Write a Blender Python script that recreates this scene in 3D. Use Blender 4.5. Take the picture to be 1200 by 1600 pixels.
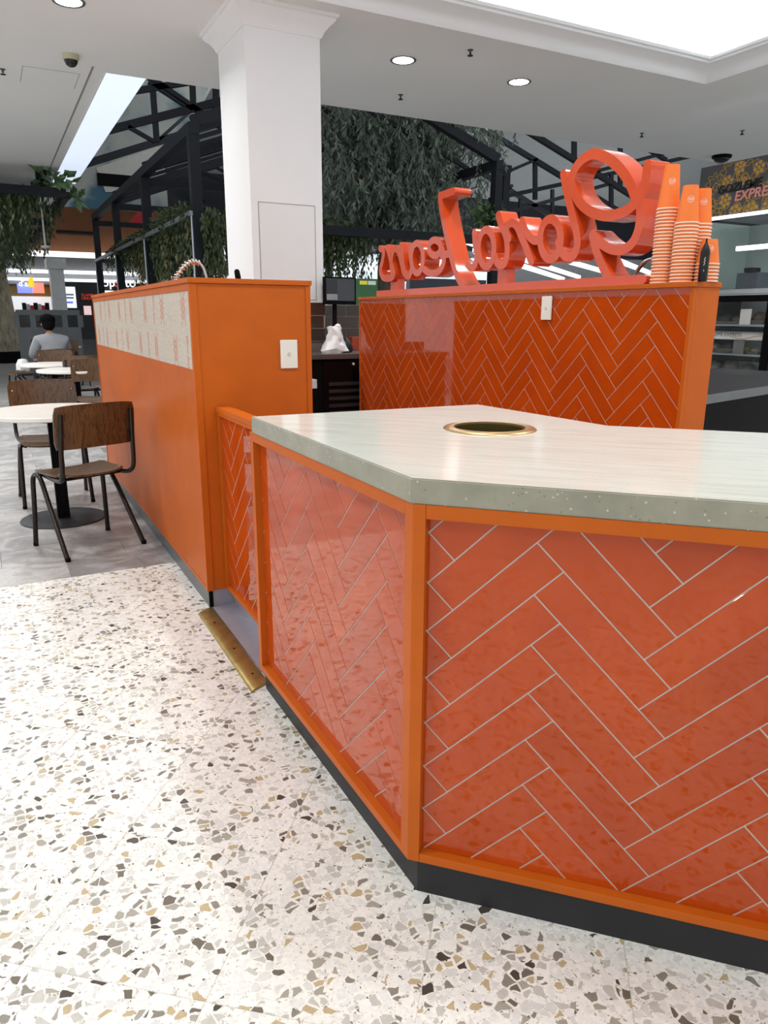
import bpy, bmesh, math, random
from mathutils import Vector, Matrix, noise

for o in list(bpy.data.objects):
    bpy.data.objects.remove(o, do_unlink=True)
scene = bpy.context.scene
COL = scene.collection
R = math.radians
random.seed(7)

# ------------------------------------------------------------------ camera
CAM_H = 1.30
F_PX = 1140.86
YAW, PITCH, ROLL = R(27.746), R(14.968), R(0.287)
fwd = Vector((math.sin(YAW) * math.cos(PITCH), math.cos(YAW) * math.cos(PITCH), -math.sin(PITCH)))
rgt0 = Vector((math.cos(YAW), -math.sin(YAW), 0))
up0 = rgt0.cross(fwd)
rgt = rgt0 * math.cos(ROLL) + up0 * math.sin(ROLL)
upv = up0 * math.cos(ROLL) - rgt0 * math.sin(ROLL)
EYE = Vector((0, 0, CAM_H))
cam_data = bpy.data.cameras.new('camera')
cam_data.sensor_fit = 'HORIZONTAL'
cam_data.sensor_width = 36
cam_data.lens = 36 * F_PX / 1200
cam_data.clip_start = 0.02
cam_data.clip_end = 200
cam = bpy.data.objects.new('camera', cam_data)
COL.objects.link(cam)
M = Matrix.Identity(4)
for i in range(3):
    M[i][0] = rgt[i]; M[i][1] = upv[i]; M[i][2] = -fwd[i]; M[i][3] = EYE[i]
cam.matrix_world = M
scene.camera = cam

# ------------------------------------------------------------------ world and exposure
world = bpy.data.worlds.new('mall_ambient')
scene.world = world
world.use_nodes = True
bgn = world.node_tree.nodes['Background']
bgn.inputs[0].default_value = (0.90, 0.95, 1.0, 1)
bgn.inputs[1].default_value = 1.0
scene.view_settings.view_transform = 'Standard'
scene.view_settings.look = 'None'
scene.view_settings.gamma = 1.0
scene.view_settings.use_curve_mapping = False
scene.view_settings.exposure = 0.0
DOWNLIGHT_W = 22.5
COVE_E = 9.0

# ------------------------------------------------------------------ measuring helpers: a sight line met with a plane of the place
def ray(px, py):
    return fwd + rgt * ((px - 600) / F_PX) - upv * ((py - 800) / F_PX)
def at_x(px, py, X):
    d = ray(px, py); return EYE + d * (X / d.x)
def at_y(px, py, Y):
    d = ray(px, py); return EYE + d * (Y / d.y)
K = 1.353          # how much farther and higher the hall ceiling lies than first guessed
def zk(z): return CAM_H + (z - CAM_H) * K
def at_z(px, py, Z):
    d = ray(px, py); return EYE + d * ((Z - CAM_H) / d.z)

# ------------------------------------------------------------------ materials
def srgb(r, g, b):
    def f(c):
        c /= 255.0
        return c / 12.92 if c <= 0.04045 else ((c + 0.055) / 1.055) ** 2.4
    return (f(r), f(g), f(b), 1)
MATS = {}
class NT:
    def __init__(s, name):
        s.m = bpy.data.materials.new(name); s.m.use_nodes = True
        s.t = s.m.node_tree; s.b = s.t.nodes['Principled BSDF']
    def n(s, kind, **kw):
        nd = s.t.nodes.new(kind)
        for k, v in kw.items(): setattr(nd, k, v)
        return nd
    def l(s, a, b): s.t.links.new(a, b)
    def ramp(s, fac, stops, interp='LINEAR'):
        r = s.n('ShaderNodeValToRGB'); r.color_ramp.interpolation = interp
        e = r.color_ramp.elements
        while len(e) < len(stops): e.new(0.5)
        for i, (p, c) in enumerate(stops):
            e[i].position = p; e[i].color = c if len(c) == 4 else (*c, 1)
        s.l(fac, r.inputs[0]); return r
    def mix(s, fac, a, b, blend='MIX'):
        m = s.n('ShaderNodeMix', data_type='RGBA', blend_type=blend)
        for sock, v in ((m.inputs[0], fac), (m.inputs[6], a), (m.inputs[7], b)):
            if hasattr(v, 'is_output'): s.l(v, sock)
            else: sock.default_value = v
        return m.outputs[2]
    def math(s, op, a, b=0.0):
        m = s.n('ShaderNodeMath', operation=op)
        for sock, v in ((m.inputs[0], a), (m.inputs[1], b)):
            if hasattr(v, 'is_output'): s.l(v, sock)
            else: sock.default_value = v
        return m.outputs[0]
    def bump(s, h, strength, dist=0.01):
        b = s.n('ShaderNodeBump'); b.inputs['Strength'].default_value = strength
        b.inputs['Distance'].default_value = dist
        s.l(h, b.inputs['Height']); s.l(b.outputs[0], s.b.inputs['Normal']); return b
    def coords(s, kind='Object', scale=(1, 1, 1), rot=(0, 0, 0)):
        mp = s.n('ShaderNodeMapping')
        if kind == 'World':
            g = s.n('ShaderNodeNewGeometry'); s.l(g.outputs['Position'], mp.inputs[0])
        else:
            tc = s.n('ShaderNodeTexCoord'); s.l(tc.outputs[kind], mp.inputs[0])
        mp.inputs['Scale'].default_value = scale; mp.inputs['Rotation'].default_value = rot
        return mp.outputs[0]
    def noise(s, co, scale, detail=4, rough=0.55, dist=0.0):
        n = s.n('ShaderNodeTexNoise'); s.l(co, n.inputs['Vector'])
        n.inputs['Scale'].default_value = scale; n.inputs['Detail'].default_value = detail
        n.inputs['Roughness'].default_value = rough; n.inputs['Distortion'].default_value = dist
        return n

def mat(name, col, rough=0.5, metal=0.0, var=0.06, nscale=8.0, bump=0.0, bscale=60.0, spec=0.5, coat=0.0, emit=None, estr=0.0, trans=0.0, alpha=1.0, ior=1.45):
    """plain procedural material: one colour with gentle noise in tone and gloss"""
    if name in MATS: return MATS[name]
    k = NT(name); b = k.b
    co = k.coords('World')
    nz = k.noise(co, nscale)
    c = Vector(col[:3])
    lo = tuple(max(0, x * (1 - var)) for x in c); hi = tuple(min(1, x * (1 + var)) for x in c)
    r = k.ramp(nz.outputs[0], [(0.3, lo), (0.7, hi)])
    k.l(r.outputs[0], b.inputs['Base Color'])
    b.inputs['Roughness'].default_value = rough; b.inputs['Metallic'].default_value = metal
    b.inputs['Specular IOR Level'].default_value = spec; b.inputs['Coat Weight'].default_value = coat
    b.inputs['Coat Roughness'].default_value = 0.05
    b.inputs['IOR'].default_value = ior
    if trans: b.inputs['Transmission Weight'].default_value = trans
    if alpha < 1: b.inputs['Alpha'].default_value = alpha
    if emit:
        b.inputs['Emission Color'].default_value = emit; b.inputs['Emission Strength'].default_value = estr
    if bump:
        n2 = k.noise(co, bscale, 2); k.bump(n2.outputs[0], bump, 0.002)
    MATS[name] = k.m; return k.m

def mat_terrazzo():
    k = NT('terrazzo')
    g = k.n('ShaderNodeNewGeometry'); oi = k.n('ShaderNodeObjectInfo')
    off = k.n('ShaderNodeVectorMath', operation='SCALE'); off.inputs[0].default_value = (13.7, 7.9, 3.1)
    k.l(oi.outputs['Random'], off.inputs['Scale'])
    ad = k.n('ShaderNodeVectorMath', operation='ADD'); k.l(g.outputs['Position'], ad.inputs[0]); k.l(off.outputs[0], ad.inputs[1])
    nz = k.noise(ad.outputs[0], 30, 1)
    sub = k.n('ShaderNodeVectorMath', operation='SUBTRACT'); k.l(nz.outputs['Color'], sub.inputs[0]); sub.inputs[1].default_value = (.5, .5, .5)
    sc = k.n('ShaderNodeVectorMath', operation='SCALE'); k.l(sub.outputs[0], sc.inputs[0]); sc.inputs['Scale'].default_value = 0.016
    co = k.n('ShaderNodeVectorMath', operation='ADD'); k.l(ad.outputs[0], co.inputs[0]); k.l(sc.outputs[0], co.inputs[1])
    flat = k.n('ShaderNodeVectorMath', operation='MULTIPLY'); k.l(co.outputs[0], flat.inputs[0]); flat.inputs[1].default_value = (1, 1, 0)
    def layer(scale, stops, base, gap, gapvar):
        v = k.n('ShaderNodeTexVoronoi', voronoi_dimensions='2D', feature='F1'); v.inputs['Scale'].default_value = scale
        e = k.n('ShaderNodeTexVoronoi', voronoi_dimensions='2D', feature='DISTANCE_TO_EDGE'); e.inputs['Scale'].default_value = scale
        k.l(flat.outputs[0], v.inputs['Vector']); k.l(flat.outputs[0], e.inputs['Vector'])
        sp = k.n('ShaderNodeSeparateColor'); k.l(v.outputs['Color'], sp.inputs[0])
        col = k.ramp(sp.outputs[0], stops, 'CONSTANT')
        th = k.math('ADD', k.math('MULTIPLY', sp.outputs[1], gapvar), gap)
        m = k.math('GREATER_THAN', e.outputs['Distance'], th)
        return k.mix(m, base, col.outputs[0])
    white = srgb(244, 242, 236)
    fine = layer(150, [(0, srgb(240, 237, 230)), (.55, srgb(222, 219, 212)), (.78, srgb(205, 202, 194)), (.93, srgb(176, 170, 158)), (.975, srgb(110, 102, 90))], white, .03, .22)
    big = layer(46, [(0, srgb(240, 239, 235)), (.30, srgb(231, 231, 229)), (.52, srgb(219, 219, 216)), (.64, srgb(198, 196, 189)), (.74, srgb(168, 163, 152)), (.82, srgb(140, 135, 125)), (.89, srgb(192, 174, 138)), (.935, srgb(112, 105, 94)), (.98, srgb(76, 70, 63))], fine, .035, .22)
    n3 = k.noise(ad.outputs[0], 90, 3)
    shade = k.ramp(n3.outputs[0], [(.3, (.9, .9, .89)), (.7, (1.03, 1.03, 1.03))])
    c = k.mix(1.0, big, shade.outputs[0], 'MULTIPLY')
    n4 = k.noise(ad.outputs[0], 2.2, 3)
    dirt = k.ramp(n4.outputs[0], [(.35, (.96, .955, .94)), (.6, (1, 1, 1))])
    c = k.mix(1.0, c, dirt.outputs[0], 'MULTIPLY')
    k.l(c, k.b.inputs['Base Color'])
    k.b.inputs['Roughness'].default_value = 0.32
    k.b.inputs['Specular IOR Level'].default_value = 0.35
    MATS['terrazzo'] = k.m; return k.m

def mat_stone_tile():
    k = NT('grey_stone_tile')
    g = k.n('ShaderNodeNewGeometry'); oi = k.n('ShaderNodeObjectInfo')
    off = k.n('ShaderNodeVectorMath', operation='SCALE'); off.inputs[0].default_value = (5.3, 9.1, 0)
    k.l(oi.outputs['Random'], off.inputs['Scale'])
    ad = k.n('ShaderNodeVectorMath', operation='ADD'); k.l(g.outputs['Position'], ad.inputs[0]); k.l(off.outputs[0], ad.inputs[1])
    n = k.noise(ad.outputs[0], 3.2, 6, .6, 1.2)
    n2 = k.noise(ad.outputs[0], 40, 3)
    r = k.ramp(n.outputs[0], [(.25, srgb(128, 127, 127)), (.5, srgb(158, 157, 156)), (.56, srgb(180, 179, 177)), (.75, srgb(146, 145, 144))])
    r2 = k.ramp(n2.outputs[0], [(.3, (.9, .9, .9)), (.7, (1.05, 1.05, 1.05))])
    tone = k.ramp(oi.outputs['Random'], [(0, (.9, .9, .91)), (1, (1.08, 1.08, 1.07))])
    c = k.mix(1.0, r.outputs[0], r2.outputs[0], 'MULTIPLY'); c = k.mix(1.0, c, tone.outputs[0], 'MULTIPLY')
    k.l(c, k.b.inputs['Base Color']); k.b.inputs['Roughness'].default_value = 0.38
    MATS['stone'] = k.m; return k.m

def mat_far_floor():
    k = NT('grey_floor_far')
    co = k.coords('World')
    br = k.n('ShaderNodeTexBrick'); k.l(co, br.inputs['Vector'])
    br.inputs['Color1'].default_value = srgb(150, 150, 150); br.inputs['Color2'].default_value = srgb(170, 170, 168)
    br.inputs['Mortar'].default_value = srgb(105, 104, 103); br.inputs['Scale'].default_value = 1.0
    br.inputs['Brick Width'].default_value = 0.632; br.inputs['Row Height'].default_value = 0.305
    br.inputs['Mortar Size'].default_value = 0.004
    n = k.noise(co, 3, 5); r = k.ramp(n.outputs[0], [(.3, (.85, .85, .85)), (.7, (1.08, 1.08, 1.08))])
    c = k.mix(1.0, br.outputs['Color'], r.outputs[0], 'MULTIPLY')
    k.l(c, k.b.inputs['Base Color']); k.b.inputs['Roughness'].default_value = 0.35
    return k.m

def mat_glaze():
    """glossy orange wall tile with a softly rippled glaze"""
    k = NT('orange_glazed_tile')
    co = k.coords('World'); oi = k.n('ShaderNodeObjectInfo')
    n = k.noise(co, 6, 3)
    r = k.ramp(n.outputs[0], [(.3, srgb(178, 65, 12)), (.7, srgb(188, 73, 16))])
    tone = k.ramp(oi.outputs['Random'], [(0, (.93, .92, .9)), (1, (1.05, 1.05, 1.05))])
    c = k.mix(1.0, r.outputs[0], tone.outputs[0], 'MULTIPLY')
    k.l(c, k.b.inputs['Base Color'])
    k.b.inputs['Roughness'].default_value = 0.03; k.b.inputs['IOR'].default_value = 1.5
    k.b.inputs['Specular IOR Level'].default_value = 0.5
    n2 = k.noise(co, 22, 2, .5)
    k.bump(n2.outputs[0], 0.022, 0.004)
    MATS['glaze'] = k.m; return k.m

def mat_worktop(edge=False):
    k = NT('composite_cut_edge' if edge else 'travertine_composite')
    co = k.coords('World', (1, 1, 1), (0, 0, R(45)))
    st = k.n('ShaderNodeMapping'); k.l(co, st.inputs[0]); st.inputs['Scale'].default_value = (2.2, 26, 14)
    n = k.noise(st.outputs[0], 2.0, 6, .62, .6)
    r = k.ramp(n.outputs[0], [(.25, srgb(202, 200, 188)), (.5, srgb(216, 217, 207)), (.75, srgb(224, 226, 217))])
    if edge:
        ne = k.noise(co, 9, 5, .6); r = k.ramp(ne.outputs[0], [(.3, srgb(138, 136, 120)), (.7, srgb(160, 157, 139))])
    v = k.n('ShaderNodeTexVoronoi'); k.l(co, v.inputs['Vector']); v.inputs['Scale'].default_value = 120 if edge else 190
    sp = k.n('ShaderNodeSeparateColor'); k.l(v.outputs['Color'], sp.inputs[0])
    d = k.math('LESS_THAN', v.outputs['Distance'], k.math('MULTIPLY', k.math('GREATER_THAN', sp.outputs[0], .78 if edge else .9), .26))
    spec = k.ramp(sp.outputs[1], [(0, srgb(120, 108, 92)), (.45, srgb(222, 216, 200))], 'CONSTANT')
    c = k.mix(k.math('MULTIPLY', d, .55), r.outputs[0], spec.outputs[0])
    k.l(c, k.b.inputs['Base Color'])
    k.b.inputs['Roughness'].default_value = 0.13
    n2 = k.noise(co, 260, 2); k.bump(n2.outputs[0], .03, .002)
    return k.m

def mat_wood(name, c1, c2, rough=0.35, axis=(14, 2, 2)):
    if name in MATS: return MATS[name]
    k = NT(name)
    co = k.coords('Object', axis)
    n = k.noise(co, 3.0, 5, .6, 2.5)
    r = k.ramp(n.outputs[0], [(.25, c1), (.5, c2), (.56, c1), (.8, c2)])
    k.l(r.outputs[0], k.b.inputs['Base Color']); k.b.inputs['Roughness'].default_value = rough
    k.b.inputs['Coat Weight'].default_value = .25; k.b.inputs['Coat Roughness'].default_value = .15
    MATS[name] = k.m; return k.m

def mat_leaf(name, c1, c2, rough=.55):
    k = NT(name)
    co = k.coords('World'); n = k.noise(co, 9, 3)
    r = k.ramp(n.outputs[0], [(.3, c1), (.7, c2)])
    k.l(r.outputs[0], k.b.inputs['Base Color']); k.b.inputs['Roughness'].default_value = rough
    MATS[name] = k.m; return k.m

def mat_bark(name, c1, c2):
    k = NT(name); co = k.coords('World', (1, 1, .35)); n = k.noise(co, 14, 6, .65)
    r = k.ramp(n.outputs[0], [(.3, c1), (.7, c2)]); k.l(r.outputs[0], k.b.inputs['Base Color'])
    k.b.inputs['Roughness'].default_value = .85; k.bump(n.outputs[0], .5, .02)
    MATS[name] = k.m; return k.m

def emit(name, col, s):
    return mat(name, col, .5, emit=col, estr=s)

TERRAZZO = mat_terrazzo(); STONE = mat_stone_tile(); FARFLOOR = mat_far_floor()
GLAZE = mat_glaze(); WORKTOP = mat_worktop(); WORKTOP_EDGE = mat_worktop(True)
ORANGE = mat('orange_satin_paint', srgb(193, 93, 19), .42, var=.05, bump=.04, bscale=130, spec=.28)
SIGNORANGE = mat('orange_gloss_sign_paint', srgb(214, 78, 30), .12, var=.05, nscale=5, coat=.5)
GROUT = mat('grey_grout', srgb(192, 184, 175), .8)
KICK = mat('charcoal_laminate', srgb(48, 48, 50), .45, var=.1, spec=.2)
WHITEPAINT = mat('white_plaster', srgb(243, 244, 244), .75, var=.015, nscale=1.2)
CEILPAINT = mat('ceiling_plaster', srgb(240, 240, 238), .85, var=.02, nscale=.8)
PLASTIC = mat('white_plastic', srgb(236, 232, 222), .35, var=.01)
STEEL = mat('brushed_steel', srgb(190, 190, 190), .28, 1.0, var=.05)
CHROME = mat('chrome', srgb(215, 215, 215), .1, 1.0, var=.02)
BRASS = mat('worn_brass', srgb(168, 146, 88), .38, .85, var=.18, nscale=22, bump=.15, bscale=50)
BRASS2 = mat('brushed_bronze', srgb(196, 166, 116), .3, .9, var=.08, nscale=30)
BLACKSTEEL = mat('black_steel', srgb(34, 36, 41), .5, var=.08, spec=.18)
BLACK = mat('black_satin', srgb(13, 13, 14), .6, var=.1, spec=.08)
BLACKGLOSS = mat('black_gloss', srgb(10, 10, 11), .2, var=.1, spec=.15)
DARKTUBE = mat('black_brown_tube', srgb(34, 30, 28), .22, .3, var=.08)
WALNUT = mat_wood('walnut_ply', srgb(58, 42, 29), srgb(106, 80, 54), .3, (3, 12, 3))
WALNUT_V = mat_wood('walnut_ply_back', srgb(54, 38, 25), srgb(104, 76, 48), .3, (16, 3, 2))
MARBLE = mat('white_marble_laminate', srgb(236, 232, 224), .25, var=.04, nscale=4)
GREYPLATE = mat('lavender_grey_metal', srgb(168, 166, 178), .35, .35, var=.08)

# ------------------------------------------------------------------ mesh building
def catmull(pts, n=6, closed=False):
    P = [Vector(p) for p in pts]
    if len(P) < 3: return P
    out = []; N = len(P)
    rng = range(N) if closed else range(N - 1)
    for i in rng:
        p0 = P[(i - 1) % N] if closed or i > 0 else P[0] * 2 - P[1]
        p1 = P[i]; p2 = P[(i + 1) % N]
        p3 = P[(i + 2) % N] if closed or i + 2 < N else P[-1] * 2 - P[-2]
        for j in range(n):
            t = j / n
            out.append(0.5 * ((2 * p1) + (p2 - p0) * t + (2 * p0 - 5 * p1 + 4 * p2 - p3) * t * t + (3 * p1 - p0 - 3 * p2 + p3) * t ** 3))
    if not closed: out.append(P[-1])
    return out

class MB:
    def __init__(s): s.v = []; s.f = []
    def add(s, vs, fs):
        b = len(s.v); s.v += [tuple(v) for v in vs]; s.f += [tuple(i + b for i in f) for f in fs]; return s
    def hexa(s, p):
        return s.add(p, [(0, 3, 2, 1), (4, 5, 6, 7), (0, 1, 5, 4), (1, 2, 6, 5), (2, 3, 7, 6), (3, 0, 4, 7)])
    def box(s, x0, y0, z0, x1, y1, z1):
        x0, x1 = min(x0, x1), max(x0, x1); y0, y1 = min(y0, y1), max(y0, y1); z0, z1 = min(z0, z1), max(z0, z1)
        return s.hexa([(x0, y0, z0), (x1, y0, z0), (x1, y1, z0), (x0, y1, z0), (x0, y0, z1), (x1, y0, z1), (x1, y1, z1), (x0, y1, z1)])
    def bar(s, a, b, w, h=None, up=(0, 0, 1)):
        """square bar between two points"""
        a = Vector(a); b = Vector(b); h = h or w; d = (b - a).normalized(); u = Vector(up)
        if abs(d.dot(u)) > .98: u = Vector((0, 1, 0))
        x = d.cross(u).normalized() * (w / 2); y = x.cross(d).normalized() * (h / 2)
        return s.hexa([a - x - y, a + x - y, a + x + y, a - x + y, b - x - y, b + x - y, b + x + y, b - x + y])
    def prism(s, poly, fn, w0, w1):
        n = len(poly)
        vs = [fn(u, v, w0) for u, v in poly] + [fn(u, v, w1) for u, v in poly]
        fs = [tuple(range(n)), tuple(range(2 * n - 1, n - 1, -1))] + [(i, i + n, (i + 1) % n + n, (i + 1) % n) for i in range(n)]
        return s.add(vs, fs)
    def tube(s, path, r, n=8, closed=False, cap=True):
        P = [Vector(p) for p in path]; N = len(P); rs = r if isinstance(r, (list, tuple)) else [r] * N
        rings = []; prev = None
        for i in range(N):
            if closed: t = P[(i + 1) % N] - P[i - 1]
            else: t = P[min(i + 1, N - 1)] - P[max(i - 1, 0)]
            t.normalize()
            if prev is None:
                a = Vector((0, 0, 1)) if abs(t.z) < .9 else Vector((1, 0, 0))
                u = t.cross(a).normalized()
            else:
                u = prev - t * prev.dot(t)
                u = u.normalized() if u.length > 1e-6 else t.orthogonal().normalized()
            prev = u; w = t.cross(u)
            rings.append([P[i] + (u * math.cos(2 * math.pi * j / n) + w * math.sin(2 * math.pi * j / n)) * rs[i] for j in range(n)])
        vs = [p for rg in rings for p in rg]; fs = []
        for i in range(N if closed else N - 1):
            k = (i + 1) % N
            for j in range(n):
                fs.append((i * n + j, i * n + (j + 1) % n, k * n + (j + 1) % n, k * n + j))
        if cap and not closed:
            fs += [tuple(range(n - 1, -1, -1)), tuple((N - 1) * n + j for j in range(n))]
        return s.add(vs, fs)
    def lathe(s, prof, c=(0, 0, 0), n=24, closed=False):
        vs = []; fs = []; m = len(prof)
        for r, z in prof:
            for j in range(n):
                a = 2 * math.pi * j / n; vs.append((c[0] + r * math.cos(a), c[1] + r * math.sin(a), c[2] + z))
        for i in range(m if closed else m - 1):
            k = (i + 1) % m
            for j in range(n):
                fs.append((i * n + j, i * n + (j + 1) % n, k * n + (j + 1) % n, k * n + j))
        if not closed:
            if prof[0][0] > 1e-5: fs.append(tuple(range(n - 1, -1, -1)))
            if prof[-1][0] > 1e-5: fs.append(tuple((m - 1) * n + j for j in range(n)))
        return s.add(vs, fs)
    def stroke(s, path, w, fn, w0, w1, closed=False, capn=6):
        """a path of 2-D points given width and depth: the stroke of a built-up letter"""
        P = [Vector((p[0], p[1])) for p in path]; N = len(P); Lf = []; Rt = []
        for i in range(N):
            if closed: t = P[(i + 1) % N] - P[i - 1]
            else: t = P[min(i + 1, N - 1)] - P[max(i - 1, 0)]
            t.normalize(); nrm = Vector((-t.y, t.x)) * (w / 2)
            Lf.append(P[i] + nrm); Rt.append(P[i] - nrm)
        vs = []
        for a, b in zip(Lf, Rt): vs += [fn(a.x, a.y, w0), fn(b.x, b.y, w0), fn(a.x, a.y, w1), fn(b.x, b.y, w1)]
        fs = []
        for i in range(N if closed else N - 1):
            k = (i + 1) % N; a = i * 4; b = k * 4
            fs += [(a, a + 1, b + 1, b), (a + 3, a + 2, b + 2, b + 3), (a + 2, a, b, b + 2), (a + 1, a + 3, b + 3, b + 1)]
        s.add(vs, fs)
        if not closed:
            for end in (0, N - 1):
                c = P[end]; t = (P[1] - P[0]) if end == 0 else (P[-2] - P[-1]); t.normalize()
                base = math.atan2(t.y, t.x) + math.pi / 2
                poly = [(c.x + math.cos(base + math.pi * j / capn) * w / 2, c.y + math.sin(base + math.pi * j / capn) * w / 2) for j in range(capn + 1)]
                s.prism(poly, fn, w0, w1)
        return s
    def build(s, name, material, parent=None, smooth=None, bevel=0.0, seg=2, loc=None, rz=0.0, fixn=True):
        me = bpy.data.meshes.new(name)
        me.from_pydata(s.v, [], s.f)
        if fixn or bevel:
            bm = bmesh.new(); bm.from_mesh(me)
            if bevel: bmesh.ops.remove_doubles(bm, verts=bm.verts, dist=1e-6)
            if fixn: bmesh.ops.recalc_face_normals(bm, faces=bm.faces)
            if bevel:
                ed = [e for e in bm.edges if len(e.link_faces) == 2 and e.calc_face_angle(0) > R(30)]
                bmesh.ops.bevel(bm, geom=ed, offset=bevel, segments=seg, affect='EDGES', profile=.6, clamp_overlap=True)
            bm.to_mesh(me); bm.free()
        if smooth:
            me.polygons.foreach_set('use_smooth', [True] * len(me.polygons))
            me.set_sharp_from_angle(angle=R(smooth))
        if material: me.materials.append(material)
        o = bpy.data.objects.new(name, me); COL.objects.link(o)
        if loc is not None: o.location = loc
        o.rotation_euler.z = rz
        if parent is not None: o.parent = parent
        return o

def tag(o, label=None, cat=None, group=None, kind=None):
    if label: o['label'] = label
    if cat: o['category'] = cat
    if group: o['group'] = group
    if kind: o['kind'] = kind
    return o
def empty(name, loc=(0, 0, 0), rz=0.0, parent=None):
    o = bpy.data.objects.new(name, None); o.empty_display_size = .1
    COL.objects.link(o); o.location = loc; o.rotation_euler.z = rz
    if parent is not None: o.parent = parent
    return o
KIDS = {}
def copy_tree(o, parent=None):
    c = o.copy(); COL.objects.link(c); c.parent = parent
    for ch in [x for x in list(COL.objects) if x.parent == o]: copy_tree(ch, c)
    return c
def text_mesh(txt, size, extrude=0.0, shear=0.0, spacing=1.0, bold=0.0):
    cu = bpy.data.curves.new('lettering', 'FONT'); cu.body = txt; cu.size = size; cu.extrude = extrude; cu.shear = shear
    cu.space_character = spacing; cu.resolution_u = 3; cu.offset = bold
    ob = bpy.data.objects.new('lettering', cu); COL.objects.link(ob)
    dg = bpy.context.evaluated_depsgraph_get(); dg.update()
    me = bpy.data.meshes.new_from_object(ob.evaluated_get(dg))
    bpy.data.objects.remove(ob, do_unlink=True)
    return me
def text(name, txt, size, material, matrix, parent=None, extrude=0.0, shear=0.0, spacing=1.0, bold=0.0):
    me = text_mesh(txt, size, extrude, shear, spacing, bold); me.materials.clear(); me.materials.append(material)
    me.transform(matrix)
    o = bpy.data.objects.new(name, me); COL.objects.link(o)
    if parent is not None: o.parent = parent
    return o
def frame_matrix(origin, xdir, ydir):
    x = Vector(xdir).normalized(); y = Vector(ydir).normalized(); z = x.cross(y)
    m = Matrix.Identity(4)
    for i in range(3): m[i][0] = x[i]; m[i][1] = y[i]; m[i][2] = z[i]; m[i][3] = origin[i]
    return m

# parts of a standing thing are modelled in world coordinates under an Empty at its base
def root(name, loc, label, cat, group=None, kind=None):
    o = empty(name, loc); tag(o, label, cat, group, kind); o['_static'] = 1
    return o
_mbuild = MB.build
def _b(s, name, material, parent=None, **kw):
    o = _mbuild(s, name, material, parent, **kw)
    fixparent(o)
    return o
def fixparent(o):
    p = o.parent
    if p is not None and p.get('_static'):
        o.matrix_parent_inverse = Matrix.Translation(-p.location)
MB.build = _b
def B(x0, y0, z0, x1, y1, z1): return MB().box(x0, y0, z0, x1, y1, z1)
S2 = 2 ** -.5

# ================================================================== the setting
# ---- terrazzo floor, laid askew, its tiles in view built one by one
FL_Y = 3.877
flo = B(-8, -7, -.12, 12, FL_Y, -.0012).build('floor', mat('floor_bed', srgb(224, 221, 212), .7))
tag(flo, 'pale terrazzo floor with grey and tan stone chips around the orange counter', 'floor', kind='structure')
ang = R(-39.3); TS = .41
tdir = Vector((math.cos(ang), math.sin(ang))); ndir = Vector((-math.sin(ang), math.cos(ang)))
def clip_poly(poly, a, b, c):
    """keep a*x+b*y<=c"""
    out = []
    for i in range(len(poly)):
        p, q = poly[i], poly[(i + 1) % len(poly)]
        dp = a * p[0] + b * p[1] - c; dq = a * q[0] + b * q[1] - c
        if dp <= 0: out.append(p)
        if dp * dq < 0:
            t = dp / (dp - dq); out.append((p[0] + (q[0] - p[0]) * t, p[1] + (q[1] - p[1]) * t))
    return out
def area(poly):
    return abs(sum(poly[i][0] * poly[(i + 1) % len(poly)][1] - poly[(i + 1) % len(poly)][0] * poly[i][1] for i in range(len(poly)))) / 2
def inset(poly, d):
    n = len(poly); s = sum(poly[i][0] * poly[(i + 1) % n][1] - poly[(i + 1) % n][0] * poly[i][1] for i in range(n))
    if s < 0: poly = poly[::-1]
    out = []
    for i in range(n):
        p0 = Vector(poly[i - 1]); p1 = Vector(poly[i]); p2 = Vector(poly[(i + 1) % n])
        a = (p1 - p0).normalized(); b = (p2 - p1).normalized()
        na = Vector((-a.y, a.x)); nb = Vector((-b.y, b.x)); k = na + nb
        k = k / max(.25, k.length_squared) * 2
        out.append(tuple(p1 + k * d))
    return out
def slab(poly, z0, z1, ch):
    """a tile: polygon with a chamfered upper edge"""
    m = MB(); n = len(poly); q = inset(poly, ch)
    if sum(poly[i][0] * poly[(i + 1) % n][1] - poly[(i + 1) % n][0] * poly[i][1] for i in range(n)) < 0: poly = poly[::-1]
    vs = [(x, y, z0) for x, y in poly] + [(x, y, z1 - ch) for x, y in poly] + [(x, y, z1) for x, y in q]
    fs = [tuple(range(2 * n, 3 * n))]
    for i in range(n):
        j = (i + 1) % n
        fs += [(i, j, n + j, n + i), (n + i, n + j, 2 * n + j, 2 * n + i)]
    return m.add(vs, fs)
TX0, TX1, TY0 = -2.9, 3.0, -1.0
g = .0016
square = [(0 + g / 2, 0 + g / 2), (TS - g / 2, 0 + g / 2), (TS - g / 2, TS - g / 2), (0 + g / 2, TS - g / 2)]
full = slab(square, -.0012, 0, .0004).build('floor_tile', TERRAZZO); first = True
far_bits = MB()
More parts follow.
